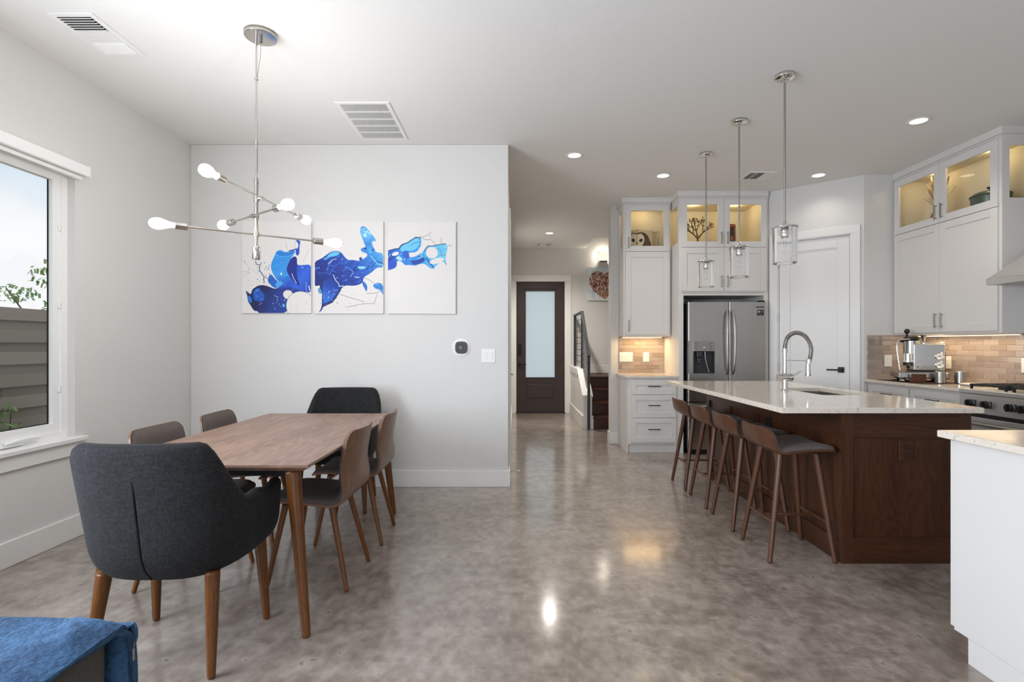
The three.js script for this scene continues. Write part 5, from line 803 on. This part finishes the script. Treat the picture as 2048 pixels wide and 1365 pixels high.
// ---- display objects
{
  seedState = 8; const owl = paint(256, 220, (x) => {
    x.fillStyle = '#cdb994'; x.fillRect(0, 0, 256, 220); for (let i = 0; i < 500; i++) { x.fillStyle = ['rgba(120,90,50,0.10)', 'rgba(240,225,190,0.14)'][i % 2]; x.fillRect(rr(0, 256), rr(0, 220), rr(4, 30), 1.5); }
    blob(x, [[60, 60], [110, 18], [190, 20], [240, 110], [262, 240], [10, 240], [20, 120]], '#4c3a22'); blob(x, [[22, 70], [60, 22], [104, 40], [150, 22], [186, 70], [176, 140], [130, 190], [104, 200], [76, 188], [32, 140]], '#e4d5b6', '#3a2814', 9);
    blob(x, [[46, 92], [66, 78], [88, 100], [76, 122], [54, 114]], '#20150a'); blob(x, [[122, 100], [146, 80], [164, 94], [154, 116], [132, 122]], '#20150a'); line(x, [[104, 44], [102, 110]], '#b59a6a', 5); blob(x, [[94, 124], [104, 118], [114, 124], [104, 158]], '#5a4326'); for (let i = 0; i < 60; i++) line(x, [[rr(180, 250), rr(90, 215)], [rr(180, 250), rr(90, 215)]].map((p, k, a) => [a[0][0] + k * 8, a[0][1] + k * 14]), 'rgba(215,190,140,0.5)', 2);
  });
  const o = thing('owl_print', 'owl picture standing inside the left glass cabinet', 'picture', [1.335 + 0.225, 2.42, -6.6]); o.scale.setScalar(1.25); part(o, 'board', bx(-0.13, 0.13, 0, 0.215, -0.006, 0.006), mat(0x8a6f45, 0.7)); part(o, 'print', new THREE.PlaneGeometry(0.258, 0.213).translate(0, 0.1075, 0.0065), new THREE.MeshStandardMaterial({ map: owl, roughness: 0.8 }), { label: 'brown owl face drawing' });
  const fr = thing('picture_frame', 'pale frame leaning behind the owl print', 'frame', [1.335 + 0.33, 2.42, -6.72]); part(fr, 'frame', [bx(-0.13, 0.13, 0, 0.012, 0, 0.012), bx(-0.13, 0.13, 0.27, 0.282, 0, 0.012), bx(-0.13, -0.118, 0, 0.282, 0, 0.012), bx(0.118, 0.13, 0, 0.282, 0, 0.012)], M.cabIn); part(fr, 'mat_board', bx(-0.12, 0.12, 0.01, 0.275, 0, 0.004), mat(0xcdbd98, 0.8)); fr.rotation.z = -0.1; fr.position.y = 2.433;
}
{ // metal tree
  seedState = 19; const t = thing('metal_tree', 'bronze tree sculpture inside the cabinet above the refrigerator', 'sculpture', [2.2, 2.42, -6.36]), br = [], lv = [];
  const grow = (p, dir, len, r, lvl) => { const q = p.clone().add(dir.clone().multiplyScalar(len)); br.push(rod(p, q, r, r * 0.65, 6)); if (lvl === 0) { lv.push(new THREE.IcosahedronGeometry(0.0055, 0).scale(1, 1.6, 1).translate(q.x, q.y, q.z)); return; } const n = lvl > 2 ? 3 : 2; for (let k = 0; k < n; k++) { const d = dir.clone().add(V((k - (n - 1) / 2) * 1.05 + rr(-0.35, 0.35), rr(-0.1, 0.5), rr(-0.5, 0.5))).normalize(); if (d.y < 0) d.y *= -0.5; grow(q, d, len * rr(0.68, 0.86), r * 0.66, lvl - 1); if (lvl < 3) lv.push(new THREE.IcosahedronGeometry(0.005, 0).translate(q.x + rr(-0.01, 0.01), q.y + 0.006, q.z)); } };
  grow(V(0, 0, 0), V(0.05, 1, 0), 0.075, 0.012, 4); t.scale.set(1.35, 1.6, 1.0); part(t, 'branches', br, M.bronze); part(t, 'leaf_beads', lv, M.bronze, { kind: 'stuff' }); part(t, 'base', cyl(0.03, 0.008, 0, 0.004, 0), M.bronze);
}
{
  const j = thing('patterned_jar', 'black and orange patterned jar inside the cabinet above the refrigerator', 'jar', [2.565, 2.42, -6.36]); j.scale.setScalar(1.45);
  seedState = 44; const map = paint(256, 128, (x) => { x.fillStyle = '#251b12'; x.fillRect(0, 0, 256, 128); for (let i = 0; i < 260; i++) { x.fillStyle = ['#b4502e', '#d0693c', '#8c3b22'][i % 3]; x.fillRect(rr(0, 256), rr(10, 128), rr(3, 12), rr(4, 14)); } });
  part(j, 'body', lathe([[0, 0], [0.058, 0], [0.06, 0.01], [0.06, 0.16], [0.056, 0.168], [0, 0.168]]), new THREE.MeshStandardMaterial({ map, roughness: 0.5 }), { keep: true }); part(j, 'lid', lathe([[0.0605, 0.165], [0.062, 0.17], [0.062, 0.187], [0.058, 0.193], [0, 0.193]]), mat(0xb0562f, 0.5));
}
{ // vase with dried grass
  seedState = 61; const v = thing('dried_grass_vase', 'brown vase of dried grass inside the right glass cabinet', 'vase', [4.14, 2.428, -5.19]);
  part(v, 'vase', lathe([[0, 0], [0.035, 0], [0.05, 0.03], [0.055, 0.07], [0.042, 0.12], [0.022, 0.155], [0.02, 0.18], [0.024, 0.188], [0.018, 0.186], [0.015, 0.15], [0, 0.15]]), M.terracotta);
  const st2 = [], pl = []; for (let i = 0; i < 26; i++) { const a = rr(-0.9, 0.75), b = rr(-0.25, 0.25), L = rr(0.13, 0.27), p = V(0, 0.17, 0), q = V(Math.sin(b) * L, 0.17 + Math.cos(a) * L * 0.82, -Math.sin(a) * L * 1.0).multiplyScalar(1); q.z = -Math.sin(-a) * L; st2.push(rod(p, q, 0.0016, 0.001, 5)); for (let k = 0; k < 5; k++) { const m = p.clone().lerp(q, 0.6 + 0.1 * k); st2.push(rod(m, m.clone().add(V(rr(-0.012, 0.012), 0.016, rr(-0.02, 0.02))), 0.001, 0.0005, 4)); } }
  for (const [a, L] of [[-0.42, 0.3], [-0.2, 0.34], [0.02, 0.33], [0.3, 0.34], [0.5, 0.31]]) { const p = V(0, 0.17, 0), q = V(0, 0.17 + Math.cos(a) * L, Math.sin(a) * L), d = q.clone().sub(p).normalize(); st2.push(rod(p, q, 0.002, 0.0015, 5)); pl.push(rod(p.clone().lerp(q, 0.45), p.clone().lerp(q, 0.75), 0.006, 0.014, 7), rod(p.clone().lerp(q, 0.75), q, 0.014, 0.004, 7)); }
  part(v, 'stems', st2, M.strawDark, { kind: 'stuff' }); part(v, 'plumes', pl, M.straw);
}
{
  const p = thing('cooking_pot', 'dark green lidded pot inside the right glass cabinet', 'pot', [4.155, 2.428, -4.62]); p.scale.set(1.1, 1.35, 1.1);
  part(p, 'body', lathe([[0, 0], [0.1, 0], [0.12, 0.012], [0.126, 0.09], [0.13, 0.098], [0, 0.098]], 36), M.green); part(p, 'lid', lathe([[0.132, 0.098], [0.132, 0.104], [0.1, 0.122], [0.03, 0.132], [0, 0.133]], 36), M.green); part(p, 'lid_knob', lathe([[0.008, 0.13], [0.01, 0.145], [0.024, 0.15], [0.024, 0.158], [0, 0.162]]), M.blackMetal); part(p, 'side_handle', [bx(-0.03, 0.03, 0.07, 0.085, 0.12, 0.155, 0.006), bx(-0.03, 0.03, 0.07, 0.085, -0.155, -0.12, 0.006)], M.green);
}
{ // espresso machine
  const e = thing('espresso_machine', 'polished lever espresso machine on the right counter', 'coffee machine', [3.98, 0.908, -5.2], -0.42); e.scale.setScalar(1.1);
  part(e, 'base_tray', [bx(-0.19, 0.17, 0.03, 0.085, -0.13, 0.16, 0.01, 2)], M.satin); for (const [x, z] of [[-0.15, 0.13], [0.13, 0.13], [-0.15, -0.1], [0.13, -0.1]]) part(e, 'foot', lathe([[0, 0], [0.026, 0], [0.026, 0.016], [0.016, 0.022], [0.014, 0.034], [0, 0.034]]).translate(x, 0, z), M.chrome);
  part(e, 'body', bx(-0.06, 0.165, 0.1, 0.33, -0.14, 0.07, 0.006, 2), M.chrome); part(e, 'lower_gap', bx(-0.07, 0.15, 0.085, 0.1, -0.12, 0.06), M.black);
  part(e, 'boiler', [cyl(0.062, 0.12, -0.06, 0.30, 0.0, 'y', 36)], M.satin); part(e, 'boiler_cap', lathe([[0, 0.36], [0.064, 0.36], [0.064, 0.385], [0.05, 0.395], [0, 0.395]], 32).translate(-0.06, 0, 0), M.black);
  for (const y of [0.15, 0.225]) { const g = part(e, 'gauge', [new THREE.TorusGeometry(0.028, 0.005, 8, 28).translate(0.125, y, 0.076), cyl(0.008, 0.01, 0.125, y, 0.075, 'z', 12)], M.chrome); part(g, 'dial', cyl(0.026, 0.006, 0.125, y, 0.073, 'z', 28), M.white); part(g, 'needle', bx(0.108, 0.142, y - 0.0015, y + 0.0015, 0.0765, 0.078), M.black); }
  part(e, 'steam_wand', tube([V(-0.055, 0.375, 0.04), V(-0.1, 0.375, 0.06), V(-0.17, 0.365, 0.08), V(-0.185, 0.33, 0.085), V(-0.18, 0.22, 0.09), V(-0.165, 0.1, 0.1)], 0.006, 40, 8), M.chrome); part(e, 'lever', [rod(V(-0.1, 0.36, 0.03), V(-0.1, 0.43, 0.03), 0.009, 0.009), new THREE.SphereGeometry(0.022, 16, 12).translate(-0.1, 0.445, 0.03)], M.black); part(e, 'steam_knob', [new THREE.SphereGeometry(0.017, 14, 10).translate(-0.14, 0.36, 0.05), rod(V(-0.14, 0.36, 0.05), V(-0.09, 0.36, 0.03), 0.005)], M.black);
  part(e, 'group_head', [cyl(0.032, 0.06, -0.1, 0.215, 0.06), cyl(0.038, 0.02, -0.1, 0.18, 0.06)], M.chrome); part(e, 'portafilter', [cyl(0.036, 0.03, -0.1, 0.155, 0.06), rod(V(-0.1, 0.155, 0.09), V(-0.13, 0.13, 0.2), 0.011, 0.014)], M.black); part(e, 'water_valve', [cyl(0.02, 0.03, -0.01, 0.135, 0.085, 'z', 20), rod(V(-0.01, 0.135, 0.1), V(0.03, 0.13, 0.1), 0.004)], M.chrome);
  part(e, 'top_rail', [tube([V(-0.05, 0.345, 0.065), V(0.16, 0.345, 0.065), V(0.16, 0.345, -0.13), V(-0.05, 0.345, -0.13)], 0.004, 40, 6)], M.chrome); part(e, 'side_panel', bx(0.166, 0.174, 0.09, 0.26, -0.13, 0.05), M.espresso, { grain: 'y', label: 'dark wood side panel' });
  const tm = thing('coffee_tamper', 'silver coffee tamper standing on the espresso machine', 'tamper', [4.05, 1.2735, -5.24]); part(tm, 'handle', lathe([[0.013, 0.012], [0.012, 0.03], [0.026, 0.085], [0.027, 0.105], [0.02, 0.112], [0, 0.113]]), M.satin); part(tm, 'base', cyl(0.026, 0.012, 0, 0.006, 0), M.chrome);
  const cup = (label, x, z) => { const c = thing('steel_cup', label, 'cup', [x, 0.9081, z], 0, 'steel cups'); part(c, 'body', lathe([[0, 0], [0.04, 0], [0.043, 0.004], [0.043, 0.108], [0.0415, 0.11], [0.04, 0.106], [0.04, 0.008], [0, 0.008]], 36), M.satin); part(c, 'handle', tube([V(0.042, 0.09, 0), V(0.07, 0.085, 0), V(0.072, 0.04, 0), V(0.042, 0.03, 0)], 0.005, 20, 8), M.satin); return c; };
  cup('brushed steel cup right beside the espresso machine', 3.94, -4.9).rotation.y = 0.6; cup('brushed steel cup nearest the range', 4.1, -4.87).rotation.y = 0.9;
  const pl = thing('spoon_rest', 'flat white dish on the counter beside the range', 'dish', [4.05, 0.905, -4.66]); part(pl, 'dish', lathe([[0, 0], [0.07, 0], [0.1, 0.01], [0.104, 0.018], [0.1, 0.016], [0.07, 0.006], [0, 0.006]], 40), M.white); 
  solo('coffee_mat', bx(3.72, 4.2, 0.9052, 0.908, -5.45, -4.82, 0.001), mat(0x3a231a, 0.7), 'dark brown mat under the espresso machine', 'mat');
  const pm = thing('pod_box', 'small clear and brown box in front of the espresso machine', 'box', [3.83, 0.908, -5.03], -0.3); part(pm, 'box', bx(-0.06, 0.06, 0, 0.075, -0.03, 0.03, 0.004), mat(0x5a3424, 0.25)); part(pm, 'lid', bx(-0.062, 0.062, 0.075, 0.082, -0.032, 0.032, 0.002), M.chrome);
}
{ const s = thing('door_stop', 'small spring door stop on the hallway baseboard', 'door stop', [-0.034, 0.075, -5.0]); part(s, 'spring', rod(V(0, 0, 0), V(0.075, 0, 0), 0.005, 0.005, 10), M.satin); part(s, 'tip', cyl(0.008, 0.016, 0.08, 0, 0, 'x', 14), M.white); part(s, 'base', cyl(0.01, 0.006, 0.003, 0, 0, 'x', 14), M.satin); }
scene.traverse((o) => { if (o.isMesh) { o.castShadow = true; o.receiveShadow = true; } else if (o.isPointLight || o.isSpotLight) o.castShadow = true; });
renderer.render(scene, camera);
